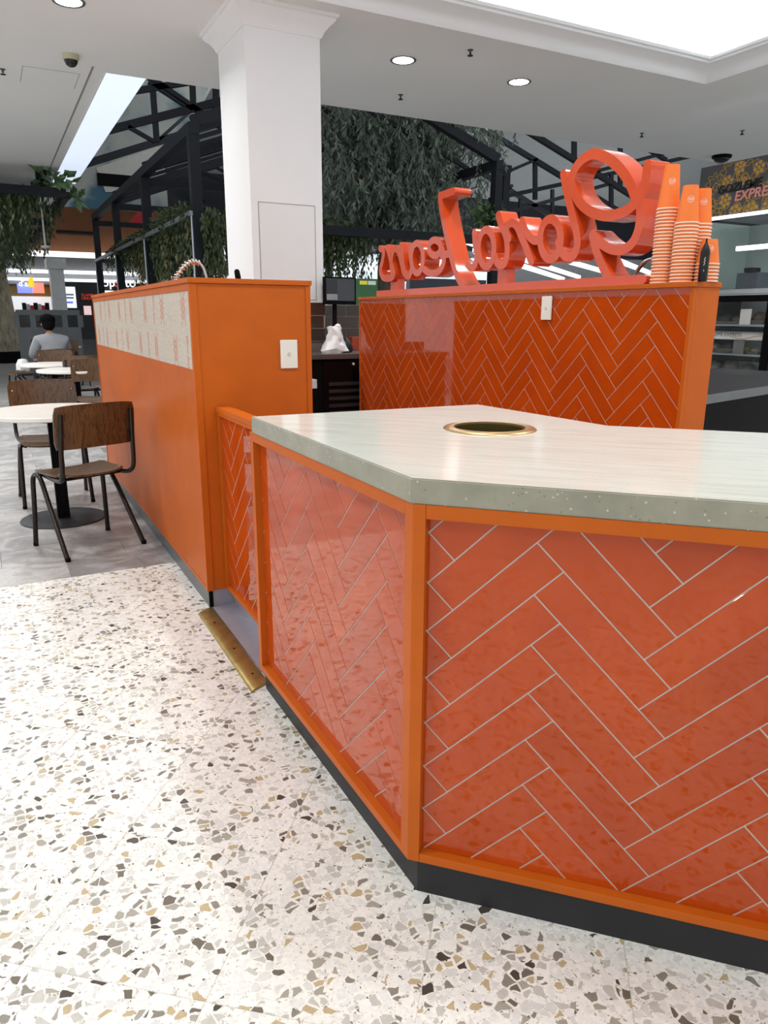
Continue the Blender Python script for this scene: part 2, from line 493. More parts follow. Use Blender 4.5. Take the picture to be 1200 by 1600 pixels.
for i in range(-24, 34):
    for j in range(-18, 28):
        o2 = tdir * (-.566 + TS * i) + ndir * (1.453 + TS * j)
        w = [(o2.x + tdir.x * a + ndir.x * b, o2.y + tdir.y * a + ndir.y * b) for a, b in square]
        cx = sum(p[0] for p in w) / 4; cy = sum(p[1] for p in w) / 4
        inview = TX0 < cx < .95 and .35 < cy < FL_Y + .3 and not (cx > .85 and cy < 2.2)
        if all(p[1] < FL_Y - .002 for p in w):
            if inview:
                o = full if first else full.copy()
                if not first: COL.objects.link(o)
                first = False
                o.location = (o2.x, o2.y, 0); o.rotation_euler.z = ang; o.parent = flo
            elif -7.5 < cx < 12 and -6.5 < cy:
                far_bits.add([(x, y, 0) for x, y in w], [(0, 1, 2, 3)])
        else:
            c = clip_poly(w, 0, 1, FL_Y - .002)
            if len(c) > 2 and area(c) > 4e-4 and -7.5 < cx < 12:
                if inview: slab(c, -.0012, 0, .0004).build('floor_tile', TERRAZZO, flo)
                else: far_bits.add([(x, y, 0) for x, y in c], [tuple(range(len(c)))])
tag(far_bits.build('floor_tile_field', TERRAZZO, flo), kind='stuff')

# ---- grey stone floor of the seating area, half-bond rows
flo2 = B(-8, FL_Y, -.12, 30, 30, -.0016).build('floor', mat('floor_bed_dark', srgb(120, 118, 116), .85))
tag(flo2, 'grey stone-look tiled floor of the seating area', 'floor', kind='structure')
TW, TD = .632, .305
st0 = None
ny = 30; rows_end = FL_Y + TD * ny
for r_ in range(ny):
    for c_ in range(-4, 2):
        x = .227 + TW * c_ + (.316 if r_ % 2 else 0) ; y = FL_Y + TD * r_
        if x > .72 or x < -2.4 or (r_ > 22 and x < -1): continue
        if st0 is None:
            st0 = slab([(0.001, 0.001), (TW - .0015, 0.001), (TW - .0015, TD - .0015), (0.001, TD - .0015)], -.0016, 0, .0005).build('floor_tile', STONE, flo2); o = st0
        else:
            o = st0.copy(); COL.objects.link(o)
        o.location = (x, y, 0)
ff = MB()
ff.add([(-8, rows_end, -.001), (30, rows_end, -.001), (30, 30, -.001), (-8, 30, -.001)], [(0, 1, 2, 3)])
ff.add([(1.35, FL_Y, -.001), (30, FL_Y, -.001), (30, rows_end, -.001), (1.35, rows_end, -.001)], [(0, 1, 2, 3)])
ff.add([(-8, FL_Y, -.001), (-2.4, FL_Y, -.001), (-2.4, rows_end, -.001), (-8, rows_end, -.001)], [(0, 1, 2, 3)])
tag(ff.build('floor_tile_field', FARFLOOR, flo2), kind='stuff')

# ---- ceiling with the light trough and the tray over the counter
CZ = 3.6
EDGE_Y = 8.39
TRX0, TRX1, TRY0, TRY1 = 1.0, 6.70, .3, 5.80
ce = MB()
for a in [(-8, -7, 12, TRY0), (-8, TRY0, TRX0, TRY1), (TRX1, TRY0, 12, TRY1), (-8, TRY1, 12, EDGE_Y), (-8, EDGE_Y, 1.292, 16.4)]:
    ce.box(a[0], a[1], CZ, a[2], a[3], CZ + .07)
ceil = ce.build('ceiling', CEILPAINT)
tag(ceil, 'flat off-white plaster ceiling over the kiosk', 'ceiling', kind='structure')
# tray: recess box and moulded cornice
tr = MB(); TZ = CZ + .52; e_ = .18
tr.box(TRX0 - e_, TRY0 - e_, TZ, TRX1 + e_, TRY1 + e_, TZ + .05)
tr.box(TRX0 - e_ - .04, TRY0 - e_, CZ + .071, TRX0 - e_, TRY1 + e_, TZ); tr.box(TRX1 + e_, TRY0 - e_, CZ + .071, TRX1 + e_ + .04, TRY1 + e_, TZ)
tr.box(TRX0 - e_, TRY0 - e_ - .04, CZ + .071, TRX1 + e_, TRY0 - e_, TZ); tr.box(TRX0 - e_, TRY1 + e_, CZ + .071, TRX1 + e_, TRY1 + e_ + .04, TZ)
tray = tr.build('ceiling', WHITEPAINT)
tag(tray, 'recessed white ceiling tray glowing from hidden cove lights', 'ceiling', kind='structure')
prof = [(0, .0), (.0, -.012), (.018, -.016), (.03, -.004), (.034, .012), (.05, .03), (.075, .05), (.105, .066), (.135, .076), (.137, .09), (.152, .094), (.154, .112), (.14, .116), (.0, .072)]
prof = [(d * K, z * K) for d, z in prof]
def cornice(m, x0, y0, x1, y1, prof, inward=1):
    ring = []
    for d, z in prof:
        d *= inward
        ring.append([(x0 + d, y0 + d, CZ + z), (x1 - d, y0 + d, CZ + z), (x1 - d, y1 - d, CZ + z), (x0 + d, y1 - d, CZ + z)])
    n = len(prof); vs = [p for r0 in ring for p in r0]; fs = []
    for i in range(n):
        k = (i + 1) % n
        for j in range(4): fs.append((i * 4 + j, i * 4 + (j + 1) % 4, k * 4 + (j + 1) % 4, k * 4 + j))
    m.add(vs, fs)
co_ = MB(); cornice(co_, TRX0, TRY0, TRX1, TRY1, prof)
o = co_.build('trim_1', WHITEPAINT, smooth=50); tag(o, 'moulded white cornice around the ceiling tray', 'cornice', kind='structure')
COVE = emit('cove_led', (.86, .92, 1, 1), COVE_E)
cv = MB()
zz = CZ + .115
for a in [(TRX0 - .10, TRY0 - .10, TRX1 + .10, TRY0 - .05), (TRX0 - .10, TRY1 + .05, TRX1 + .10, TRY1 + .10), (TRX0 - .10, TRY0, TRX0 - .05, TRY1), (TRX1 + .05, TRY0, TRX1 + .10, TRY1)]:
    cv.box(a[0], a[1], zz, a[2], a[3], zz + .02)
o = cv.build('cove_light', COVE); tag(o, 'hidden cove light strip inside the ceiling tray', 'light')
# light trough
o = B(1.306, EDGE_Y + .002, CZ + .075, 1.742, 15.8, CZ + .11).build('light_trough', emit('trough_light', (.72, .80, .95, 1), .9)); tag(o, 'long bluish-white light trough along the ceiling opening', 'light')
o = B(1.2925, EDGE_Y + .002, CZ - .004, 1.305, 15.8, CZ + .08).build('trim_2', WHITEPAINT); tag(o, 'thin white lip along the light trough', 'trim', kind='structure')
o = B(1.161, 8.25, CZ - .003, 1.18, 16.1, CZ - .0002).build('trim_3', mat('shadow_gap_grey', srgb(150, 146, 140), .8)); tag(o, 'thin grey ceiling joint beside the light trough', 'trim', kind='structure')

# ---- column
CX0, CX1, CY0, CY1 = 1.985, 2.611, 6.107, 6.833
colr = root('column', ((CX0 + CX1) / 2, (CY0 + CY1) / 2, 0), 'square white plastered column rising behind the orange cabinet', 'column', kind='structure')
B(CX0, CY0, 0, CX1, CY1, CZ).build('shaft', WHITEPAINT, colr, bevel=.004)
cp = MB()
p2 = [(0, -.115), (.006, -.115), (.014, -.1), (.02, -.085), (.045, -.055), (.07, -.035), (.075, -.02), (.088, -.016), (.09, 0), (0, 0)]
cornice(cp, CX0, CY0, CX1, CY1, [(d * K, z * K) for d, z in p2], -1)
cp.build('cornice', WHITEPAINT, colr, smooth=50)
ax0, ax1, az0, az1 = 2.052, 2.536, 1.44, 2.19
B(ax0, CY0 - .004, az0, ax1, CY0 + .01, az1).build('access_panel', mat('panel_white', srgb(238, 238, 237), .7, var=.01), colr, bevel=.002)
hp = MB()
for a in [(ax0 - .008, az0 - .008, ax0, az1 + .008), (ax1, az0 - .008, ax1 + .008, az1 + .008), (ax0, az1, ax1, az1 + .008), (ax0, az0 - .008, ax1, az0)]:
    hp.box(a[0], CY0 - .0015, a[1], a[2], CY0 + .01, a[3])
hp.build('panel_gap', mat('gap_grey', srgb(170, 168, 165), .8), colr)
# dark tile cladding on the lower column
BRICKT = mat('dark_brown_glazed_brick', srgb(62, 48, 40), .18, var=.25, nscale=5)
BRICKG = mat('brown_grout', srgb(150, 138, 124), .9)
B(CX0 - .006, CY0 - .006, .3, CX1 + .006, CY1 + .006, 1.417).build('tile_bed', BRICKG, colr)
def brick_run(parent, x0, x1, yf, z0, z1, bw=.25, bh=.108, gap=.007, off=0.0, depth=.006):
    row = 0; z = z1
    while z > z0 + .03:
        x = x0 - (bw / 2 if (row % 2) else 0) - off
        while x < x1:
            a, b = max(x, x0) + gap / 2, min(x + bw, x1) - gap / 2
            if b - a > .02:
                B(a, yf - depth, z - bh + gap / 2, b, yf, z - gap / 2).build('tile', BRICKT, parent, bevel=.0015, seg=1)
            x += bw
        z -= bh; row += 1
brick_run(colr, CX0 - .006, CX1 + .006, CY0 - .006, 1.0, 1.417)
# low dark tiled wall between column and the sign wall
lw = B(CX1 + .02, 6.66, 0, 4.2, 6.78, 1.41).build('wall_kiosk_back', BRICKG)
tag(lw, 'low dark brown tiled wall between column and sign wall', 'wall', kind='structure')
brick_run(lw, CX1 + .03, 4.2, 6.66, .98, 1.41, off=.06)

# ---- hall beyond: high roof, back walls
DARKROOF = mat('dim_grey_roof', srgb(120, 118, 116), .9)
o = B(-8, 8.5, 8.2, 4.6, 27.5, 8.3).build('ceiling', DARKROOF); tag(o, 'high dim grey roof over the seating hall', 'ceiling', kind='structure')
m = MB(); m.hexa([(4.6, 8.5, 7.2), (30, 8.5, 7.2), (30, 21, 5.0), (4.6, 21, 5.0), (4.6, 8.5, 7.3), (30, 8.5, 7.3), (30, 21, 5.1), (4.6, 21, 5.1)])
o = m.build('ceiling', mat('pale_grey_roof', srgb(206, 210, 210), .9)); tag(o, 'sloping pale grey roof behind the black trusses', 'ceiling', kind='structure')
o = B(4.6, 21.0, 3.4, 30, 21.2, 5.1).build('wall_upper', mat('navy_bulkhead', srgb(34, 36, 44), .7)); tag(o, 'dark bulkhead under the sloping roof', 'wall', kind='structure')
o = B(-8, 27.3, 0, 30, 27.5, 8.2).build('wall_back', mat('back_wall_grey', srgb(150, 150, 150), .9)); tag(o, 'far grey wall of the hall behind the food shops', 'wall', kind='structure')
o = B(30, -2, 0, 30.2, 27.5, 8.2).build('wall_right', mat('side_wall_grey', srgb(120, 122, 124), .9)); tag(o, 'far right wall of the hall', 'wall', kind='structure')

# ================================================================== the kiosk
# ---- herringbone
TWd, TLn = .0776, .3103
def herringbone(parent, fn, rect, O, gap=.0034, thick=.0014, name='tile'):
    s0, z0, s1, z1 = rect
    pitch = TWd * math.sqrt(2); half = TLn / math.sqrt(2)
    e1 = (S2, S2); e2 = (S2, -S2); h = gap / 2
    def quad(o, a, b, la, lb):
        return [(o[0] + a[0] * u + b[0] * v, o[1] + a[1] * u + b[1] * v) for u, v in ((h, h), (la - h, h), (la - h, lb - h), (h, lb - h))]
    share = {}
    cnt = 0
    for mm in range(-12, 14):
        for kk in range(-30, 30):
            for typ in (0, 1):
                o = (O[0] + 2 * half * mm + (half if typ else 0), O[1] + pitch * kk)
                q = quad(o, e1, e2, TLn, TWd) if typ == 0 else quad(o, e2, e1, TLn, TWd)
                c = q
                inside = all(s0 <= p[0] <= s1 and z0 <= p[1] <= z1 for p in q)
                if not inside:
                    for a, b, cc in ((-1, 0, -s0), (1, 0, s1), (0, -1, -z0), (0, 1, z1)):
                        c = clip_poly(c, a, b, cc)
                        if len(c) < 3: break
                    if len(c) < 3 or area(c) < 3e-5: continue
                cnt += 1
                if inside and typ in share:
                    src, so = share[typ]
                    ob = src.copy(); COL.objects.link(ob)
                    d = Vector(fn(o[0], o[1], 0)) - Vector(fn(so[0], so[1], 0))
                    ob.location = d
                    continue
                n = len(c)
                if sum(c[i][0] * c[(i + 1) % n][1] - c[(i + 1) % n][0] * c[i][1] for i in range(n)) < 0: c = c[::-1]
                qi = inset(c, .0006)
                vs = [fn(u, v, 0) for u, v in c] + [fn(u, v, thick - .0005) for u, v in c] + [fn(u, v, thick) for u, v in qi]
                fs = [tuple(range(2 * n, 3 * n))]
                for i in range(n):
                    j = (i + 1) % n; fs += [(i, j, n + j, n + i), (n + i, n + j, 2 * n + j, 2 * n + i)]
                ob = MB().add(vs, fs).build(name, GLAZE, parent)
                if inside: share[typ] = (ob, o)
    return cnt

# ---- front counter
PX, PY = .716, 1.236
REC = .02
t45 = Vector((S2, -S2, 0)); n45 = Vector((-S2, -S2, 0)); P0 = Vector((PX, PY, 0))
DL = 1.75
def fd(s, z, w): return tuple(P0 + t45 * s + n45 * (w - REC - .004) + Vector((0, 0, z)))
def fl(s, z, w): return (PX + REC + .004 - w, PY - s, z)
ctr = root('service_counter', (1.2, 1.5, 0), 'orange herringbone-tiled service counter with angled front and charcoal kickboard', 'counter')
LY1 = 2.308
def pd(s, d):   # point on plan: s along the angled face, d behind it
    p = P0 + t45 * s - n45 * d; return (p.x, p.y)
# body core
inn = .04
core = [(PX + inn, LY1 - .02), (PX + inn, PY + .02), pd(0.03, inn), pd(DL, inn), pd(DL, .82), (1.56, 1.60), (1.53, 2.2), (1.53, LY1 - .02)]
core_m = MB().prism([core[0], core[1], core[2], core[3], core[4], core[5], core[7]], lambda u, v, w: (u, v, w), .08, .77)
core_m.build('carcass', mat('carcass_orange', srgb(190, 86, 24), .5), ctr)
# grout beds
MB().hexa([fd(.0, .1, -.006), fd(DL, .1, -.006), fd(DL, .1, 0), fd(.0, .1, 0), fd(.0, .91, -.006), fd(DL, .91, -.006), fd(DL, .91, 0), fd(.0, .91, 0)]).build('grout_bed', GROUT, ctr)
MB().hexa([fl(-1.06, .1, -.006), fl(-.01, .1, -.006), fl(-.01, .1, 0), fl(-1.06, .1, 0), fl(-1.06, .91, -.006), fl(-.01, .91, -.006), fl(-.01, .91, 0), fl(-1.06, .91, 0)]).build('grout_bed', GROUT, ctr)
# frame: corner post, end posts, rails
def plan_prism(pts, z0, z1): return MB().prism(pts, lambda u, v, w: (u, v, w), z0, z1)
pw = .027
plan_prism([(PX, PY + .032), (PX, PY), pd(pw, 0), pd(pw, .035), (PX + .035, PY + .05)], .085, .936).build('corner_post', ORANGE, ctr, bevel=.0012)
plan_prism([(PX, LY1), (PX, LY1 - .028), (PX + .04, LY1 - .028), (PX + .04, LY1)], .085, .936).build('post', ORANGE, ctr, bevel=.0012)
plan_prism([pd(DL - .03, 0), pd(DL, 0), pd(DL, .04), pd(DL - .03, .04)], .085, .936).build('post', ORANGE, ctr, bevel=.0012)
for z0, z1 in ((.906, .936), (.085, .107)):
    B(PX, PY + .0325, z0, PX + .03, LY1 - .0285, z1).build('rail', ORANGE, ctr, bevel=.0012)
    plan_prism([pd(pw + .0005, 0), pd(DL - .0305, 0), pd(DL - .0305, .03), pd(pw + .0005, .03)], z0, z1).build('rail', ORANGE, ctr, bevel=.0012)
n1 = herringbone(ctr, fd, (pw, .107, DL - .03, .906), (.029, .871))
n2 = herringbone(ctr, fl, (-(LY1 - .028 - PY), .107, -.033, .906), (-.429, .770))
# end panel facing the gate, kickboard
B(PX + .04, LY1 - .018, .085, 1.53, LY1, .936).build('end_panel', ORANGE, ctr, bevel=.001)
plan_prism([(PX + .02, LY1), (PX + .02, 1.224), pd(DL, .006), pd(DL, .1), (.80, 1.27), (.80, LY1)], 0, .086).build('kickboard', KICK, ctr)

# ---- stone worktop with the chute hole
wt_out = [(.712, 2.270), (.712, 1.238), pd(DL + .05, .004), pd(DL + .05, .90), (1.605, 1.616), (1.568, 2.240)]
wt_out[2] = (0.712 + 1.30, 1.238 - 1.30); wt_out[3] = (wt_out[2][0] + .635, wt_out[2][1] + .635)
HC = (1.246, 1.717); HR = .118
def worktop(z0, z1):
    bm = bmesh.new()
    ov = [bm.verts.new((x, y, z1)) for x, y in wt_out]
    N = 40
    iv = [bm.verts.new((HC[0] + HR * math.cos(2 * math.pi * i / N), HC[1] + HR * math.sin(2 * math.pi * i / N), z1)) for i in range(N)]
    es = [bm.edges.new((ov[i], ov[(i + 1) % len(ov)])) for i in range(len(ov))] + [bm.edges.new((iv[i], iv[(i + 1) % N])) for i in range(N)]
    bmesh.ops.triangle_fill(bm, use_beauty=True, edges=es)
    r = bmesh.ops.extrude_face_region(bm, geom=list(bm.faces))
    for v in [x for x in r['geom'] if isinstance(x, bmesh.types.BMVert)]: v.co.z = z0
    bmesh.ops.recalc_face_normals(bm, faces=bm.faces)
    ed = [e for e in bm.edges if len(e.link_faces) == 2 and e.calc_face_angle(0) > R(50) and abs(e.verts[0].co.z - e.verts[1].co.z) < 1e-5]
    bmesh.ops.bevel(bm, geom=ed, offset=.0025, segments=2, affect='EDGES', clamp_overlap=True)
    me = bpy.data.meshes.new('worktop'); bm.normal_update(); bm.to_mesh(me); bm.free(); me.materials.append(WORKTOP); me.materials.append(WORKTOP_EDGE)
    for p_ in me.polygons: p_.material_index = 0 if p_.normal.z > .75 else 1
    o = bpy.data.objects.new('worktop', me); COL.objects.link(o); return o
o = worktop(.9365, .989); tag(o, 'thick travertine-look stone worktop with a round hole, on the orange counter', 'worktop')
ch = root('waste_chute', (HC[0], HC[1], .79), 'round bronze waste chute ring set into the stone worktop', 'waste chute')
MB().lathe([(.102, -.002), (.102, .006), (.106, .0075), (.130, .0045), (.134, .001), (.134, 0.0)], (HC[0], HC[1], .989), 48, closed=True).build('ring', BRASS2, ch, smooth=40)
MB().lathe([(.1035, 0.0), (.1035, -.19), (.100, -.19), (.100, 0.0)], (HC[0], HC[1], .99), 40, closed=True).build('sleeve', mat('olive_bronze_sleeve', srgb(112, 100, 58), .35, .8), ch, smooth=40)
MB().lathe([(.0, -.185), (.100, -.185), (.100, -.19), (0, -.19)], (HC[0], HC[1], .99), 32).build('flap', BLACK, ch)

# ---- low gate panel
GX = .831; GY0, GY1 = LY1 + .002, 3.140
def fg(s, z, w): return (GX + .016 - w, -s, z)
gt = root('gate_panel', (GX + .03, (GY0 + GY1) / 2, 0), 'low orange tiled panel linking the counter to the tall cabinet', 'panel')
B(GX + .016, GY0, .09, GX + .05, GY1, .905).build('backing', ORANGE, gt)
B(GX + .0155, GY0 + .005, .1, GX + .02, GY1 - .005, .9).build('grout_bed', GROUT, gt)
B(GX - .004, GY0, .900, GX + .056, GY1, .922).build('cap', ORANGE, gt, bevel=.0015)
B(GX, GY1 - .022, .0855, GX + .02, GY1, .8995).build('post', ORANGE, gt, bevel=.001)
B(GX, GY0, .0855, GX + .02, GY0 + .03, .8995).build('post', ORANGE, gt, bevel=.001)
B(GX, GY0 + .0305, .0855, GX + .02, GY1 - .0225, .105).build('rail', ORANGE, gt, bevel=.001)
B(GX, GY0 + .0305, .885, GX + .02, GY1 - .0225, .8995).build('rail', ORANGE, gt, bevel=.001)
n3 = herringbone(gt, fg, (-(GY1 - .022), .105, -(GY0 + .03), .885), (-3.02, .769))
B(GX + .035, GY0, 0, GX + .05, GY1, .09).build('kickplate', GREYPLATE, gt)
o = MB().hexa([(.762, 2.32, 0), (GX + .034, 2.32, 0), (GX + .034, 3.138, 0), (.762, 3.138, 0), (.762, 2.32, .006), (GX + .034, 2.32, .006), (GX + .034, 3.138, .006), (.762, 3.138, .006)]).build('floor_plate', GREYPLATE)
tag(o, 'grey metal floor plate under the low tiled panel', 'floor plate')
br = root('threshold_strip', (.72, 2.7, 0), 'worn brass threshold strip screwed to the terrazzo beside the gate panel', 'threshold strip')
m = MB()
pr = [(.683, .001), (.690, .007), (.70, .0095), (.745, .0105), (.757, .0085), (.762, .003)]
for (ya, dx) in ((2.300, -.004), (3.095, .002)):
    m.v += [(x + dx, ya + (x - .683) * .55, z) for x, z in pr] + [(x + dx, ya + (x - .683) * .55, 0) for x, z in pr[::-1]]
k = len(pr) * 2
m.f = [tuple(range(k)), tuple(range(2 * k - 1, k - 1, -1))] + [(i, i + k, (i + 1) % k + k, (i + 1) % k) for i in range(k)]
m.build('strip', BRASS, br, smooth=50)
for yy in (2.42, 2.66, 2.95):
    MB().lathe([(0, .0), (.005, .0), (.005, .0012), (0, .0015)], (.722, yy, .0098), 10).build('screw_hole', BLACK, br)

# ---- tall cabinet
KX0, KX1, KY0, KY1, KZ = .745, 1.278, 3.143, 6.366, 1.452
cb = root('bar_cabinet', ((KX0 + KX1) / 2, (KY0 + KY1) / 2, 0), 'long tall orange bar cabinet with a band of printed panel below its cap', 'cabinet')
B(KX0 + .016, KY0 + .004, .082, KX1, KY1 - .004, 1.43).build('carcass', ORANGE, cb, bevel=.001)
B(KX0 - .007, KY0 - .007, 1.431, KX1 + .006, KY1 + .006, KZ).build('cap', ORANGE, cb, bevel=.002)
B(KX0, KY0 + .0, .0815, KX0 + .03, KY0 + .026, 1.43).build('corner_trim', ORANGE, cb, bevel=.0012)
B(KX1 - .022, KY0 - .001, .0815, KX1 + .001, KY0 + .02, 1.43).build('corner_trim', ORANGE, cb, bevel=.0012)
B(KX0, KY1 - .02, .0815, KX0 + .03, KY1, 1.43).build('corner_trim', ORANGE, cb, bevel=.0012)
B(KX0, KY0 + .0265, 1.402, KX0 + .018, KY1 - .0205, 1.43).build('rail', ORANGE, cb, bevel=.001)
B(KX0 + .002, KY0 + .0265, .0815, KX0 + .018, KY1 - .0205, .094).build('rail', ORANGE, cb, bevel=.001)
# grooved boards
gp = MB(); y = KY0 + .0265; pitch = .0205
vs = []
while y < KY1 - .021:
    y2 = min(y + pitch, KY1 - .0205)
    vs += [(KX0 + .0045, y), (KX0 + .0045, y2 - .003), (KX0 + .0075, y2 - .0022), (KX0 + .0075, y2 - .0008)]
    y = y2
nv = len(vs); m = MB()
m.v = [(x, y, .0945) for x, y in vs] + [(x, y, 1.0735) for x, y in vs]
m.f = [(i, i + 1, nv + i + 1, nv + i) for i in range(nv - 1)]
m.build('grooved_panel', ORANGE, cb, fixn=False)
B(KX0 + .004, KY0 + .0265, 1.0735, KX0 + .017, KY1 - .0205, 1.0775).build('bead', ORANGE, cb)
# printed band
PRN = mat_wood('pale_printed_laminate', srgb(196, 182, 164), srgb(212, 200, 184), .4, (3, 1.2, 26))
B(KX0 + .005, KY0 + .0265, 1.078, KX0 + .017, KY1 - .0205, 1.4015).build('printed_panel', PRN, cb)
B(KX0 + .025, KY0 + .03, 0, KX1 - .02, KY1 - .03, .0815).build('kick_core', BLACK, cb)
B(KX0 + .008, KY0 + .016, 0, KX0 + .0245, KY1 - .02, .081).build('kickboard', mat('grey_laminate_kick', srgb(92, 94, 96), .35, var=.08), cb)
B(KX0 + .008, KY0 + .004, 0, KX0 + .0245, KY0 + .0155, .081).build('kick_corner', BLACK, cb)
B(KX0 + .026, KY0 + .008, 0, KX1 - .02, KY0 + .029, .081).build('end_kickplate', GREYPLATE, cb)

# ---- sign wall
WX, WX1, WY0, WY1, WZ = 2.70, 2.858, 2.283, 5.585, 1.452
sw = root('tiled_bar_wall', ((WX + WX1) / 2, (WY0 + WY1) / 2, 0), 'long orange herringbone-tiled bar wall carrying the script sign', 'bar wall')
B(WX + .006, WY0 + .003, 0, WX1, WY1 - .003, 1.431).build('core', ORANGE, sw)
B(WX - .010, WY0 - .008, 1.431, WX1 + .006, WY1 + .006, WZ).build('cap', ORANGE, sw, bevel=.002)
B(WX - .002, WY0 - .002, .0, WX + .018, WY0 + .018, 1.4305).build('corner_trim', ORANGE, sw, bevel=.0012)
B(WX + .0185, WY0 - .002, .0, WX1 + .002, WY0 + .016, 1.4305).build('end_panel', ORANGE, sw, bevel=.0012)
B(WX - .002, WY1 - .016, .0, WX + .018, WY1 + .002, 1.4305).build('corner_trim', ORANGE, sw, bevel=.0012)
B(WX + .003, WY0 + .018, .1, WX + .007, WY1 - .016, 1.43).build('grout_bed', GROUT, sw)
def fw(s, z, w): return (WX + .003 - w, -s, z)
n4 = herringbone(sw, fw, (-(WY1 - .016), .32, -(WY0 + .018), 1.431), (-2.742, 1.342))
B(WX - .001, WY0 + .02, 0, WX + .003, WY1 - .018, .3195).build('lower_panel', ORANGE, sw)

# ---- switch plates
def plate(name, x, y, z, face, label):
    r0 = root(name, (x, y, z - .06), label, 'switch', 'single-gang white switch plates')
    w, h = .040, .062
    if face == 'y':
        B(x - w, y - .009, z - h, x + w, y, z + h).build('cover', PLASTIC, r0, bevel=.003, seg=2)
        MB().prism([(math.cos(a * math.pi / 6) * .0085, math.sin(a * math.pi / 6) * .0085) for a in range(12)], lambda u, v, q: (x + u, y - q, z + v), .008, .0115).build('button', mat('button_grey', srgb(205, 202, 194), .3), r0, bevel=.001)
    else:
        B(x - .009, y - w, z - h, x, y + w, z + h).build('cover', PLASTIC, r0, bevel=.003, seg=2)
        MB().prism([(math.cos(a * math.pi / 6) * .0085, math.sin(a * math.pi / 6) * .0085) for a in range(12)], lambda u, v, q: (x - q, y + u, z + v), .008, .0115).build('button', mat('button_grey', srgb(205, 202, 194), .3), r0, bevel=.001)
plate('switch_plate', 1.170, KY0 + .004, 1.137, 'y', 'white switch plate on the plain end of the tall orange cabinet')
plate('switch_plate', WX - .0025, 3.235, 1.350, 'x', 'white switch plate on the herringbone-tiled wall under the sign')

# ================================================================== the script sign (seen from its back)
sg = root('script_sign', (2.785, 3.95, WZ), 'glossy orange built-up script letter sign on a beam, seen mirrored from behind', 'sign')
SX, SD = 2.722, .125
def fs_(u, v, w): return (SX + w, -u, v)
def crop(ox, oy):
    def f(pts):
        out = []
        for x, y in pts:
            p = at_x(ox + x / 6, oy + y / 6, SX); out.append((-p.y, p.z))
        return out
    return f
cA, cB, cC = crop(560, 270), crop(720, 280), crop(860, 220)
def ell(c, cx, cy, rx, ry, tilt=0):
    return c([(cx + rx * math.cos(a * math.pi / 12) + tilt * math.sin(a * math.pi / 12), cy + ry * math.sin(a * math.pi / 12)) for a in range(24)])
def letter(strokes, dep=0.0):
    m = MB()
    for st in strokes:
        pts, w, closed, smooth = st
        path = catmull([Vector((p[0], p[1], 0)) for p in pts], 5, closed) if smooth else [Vector((p[0], p[1], 0)) for p in pts]
        dep += .0003
        m.stroke([(p.x, p.y) for p in path], w, fs_, 0 + dep, SD - dep, closed)
    return m
SW = .047
LET = {
 'letter_G': [(cC([(806, 575), (745, 405), (645, 255), (525, 160), (400, 122), (285, 185), (207, 310), (203, 430), (262, 565), (370, 660), (500, 702), (600, 695)]), .050, False, True),
              (cC([(600, 695), (690, 662), (765, 610), (835, 525), (882, 400), (900, 290), (906, 228)]), .050, False, True),
              (cC([(832, 545), (838, 700), (815, 850), (757, 965), (665, 1022), (560, 1012), (465, 955), (396, 885)]), SW, False, True),
              (cC([(392, 880), (418, 1000), (462, 1130), (520, 1250), (548, 1290)]), SW, False, True)],
 'letter_l': [(cC([(118, 308), (150, 480), (198, 680), (240, 850), (250, 980), (212, 1075), (142, 1082), (95, 1030), (72, 950)]), SW, False, True)],
 'letter_o': [(ell(cB, 838, 560, 97, 188), SW, True, False)],
 'letter_r': [(cB([(448, 560), (428, 500), (434, 440), (482, 408), (527, 445), (562, 530), (602, 620), (637, 720), (660, 775)]), SW, False, True),
              (cB([(570, 390), (600, 465), (640, 535), (690, 572), (745, 565)]), SW, False, True)],
 'letter_i': [(cB([(398, 470), (425, 560), (432, 690), (412, 782), (370, 808), (332, 775), (315, 720)]), SW, False, True),
              (cB([(348, 338), (374, 425)]), .05, False, False)],
 'letter_a': [(ell(cB, 237, 645, 73, 172), SW, True, False),
              (cB([(124, 498), (130, 600), (148, 715), (130, 805), (92, 828), (58, 800)]), SW, False, True)],
 'letter_J': [(cA([(888, 172), (762, 217)]), SW, False, False),
              (cA([(762, 212), (777, 350), (812, 540), (852, 720), (892, 880), (937, 1000), (985, 1075)]), SW, False, True)],
 'letter_e': [(ell(cA, 713, 702, 56, 72), SW, True, False),
              (cA([(770, 690), (798, 780), (788, 868), (740, 930), (672, 942), (612, 905)]), SW, False, True),
              (cA([(775, 770), (850, 760)]), SW, False, False)],
 'letter_a2': [(ell(cA, 548, 800, 56, 140), SW, True, False),
               (cA([(478, 690), (488, 800), (498, 890), (472, 968), (440, 950), (420, 880), (405, 760), (395, 680)]), SW, False, True)],
 'letter_n': [(cA([(312, 960), (304, 860), (311, 760), (340, 712), (373, 745), (398, 830), (422, 930), (455, 972)]), SW, False, True)],
 'letter_s': [(cA([(200, 708), (233, 738), (222, 830), (205, 915), (228, 978), (280, 992), (322, 972), (328, 925), (306, 850), (282, 745), (268, 702)]), SW, False, True)],
}
STROKES = LET
for nm, stx in LET.items():
    dep = {'letter_G': 0, 'letter_l': .0004, 'letter_o': .0008, 'letter_r': .0, 'letter_i': .0012, 'letter_a': .0004, 'letter_J': 0, 'letter_e': .0008, 'letter_a2': .0004, 'letter_n': .0012, 'letter_s': 0}[nm]
    o = letter(stx, dep).build(nm.replace('2', ''), SIGNORANGE, sg, smooth=40)
y0_, y1_ = 2.574, 5.315
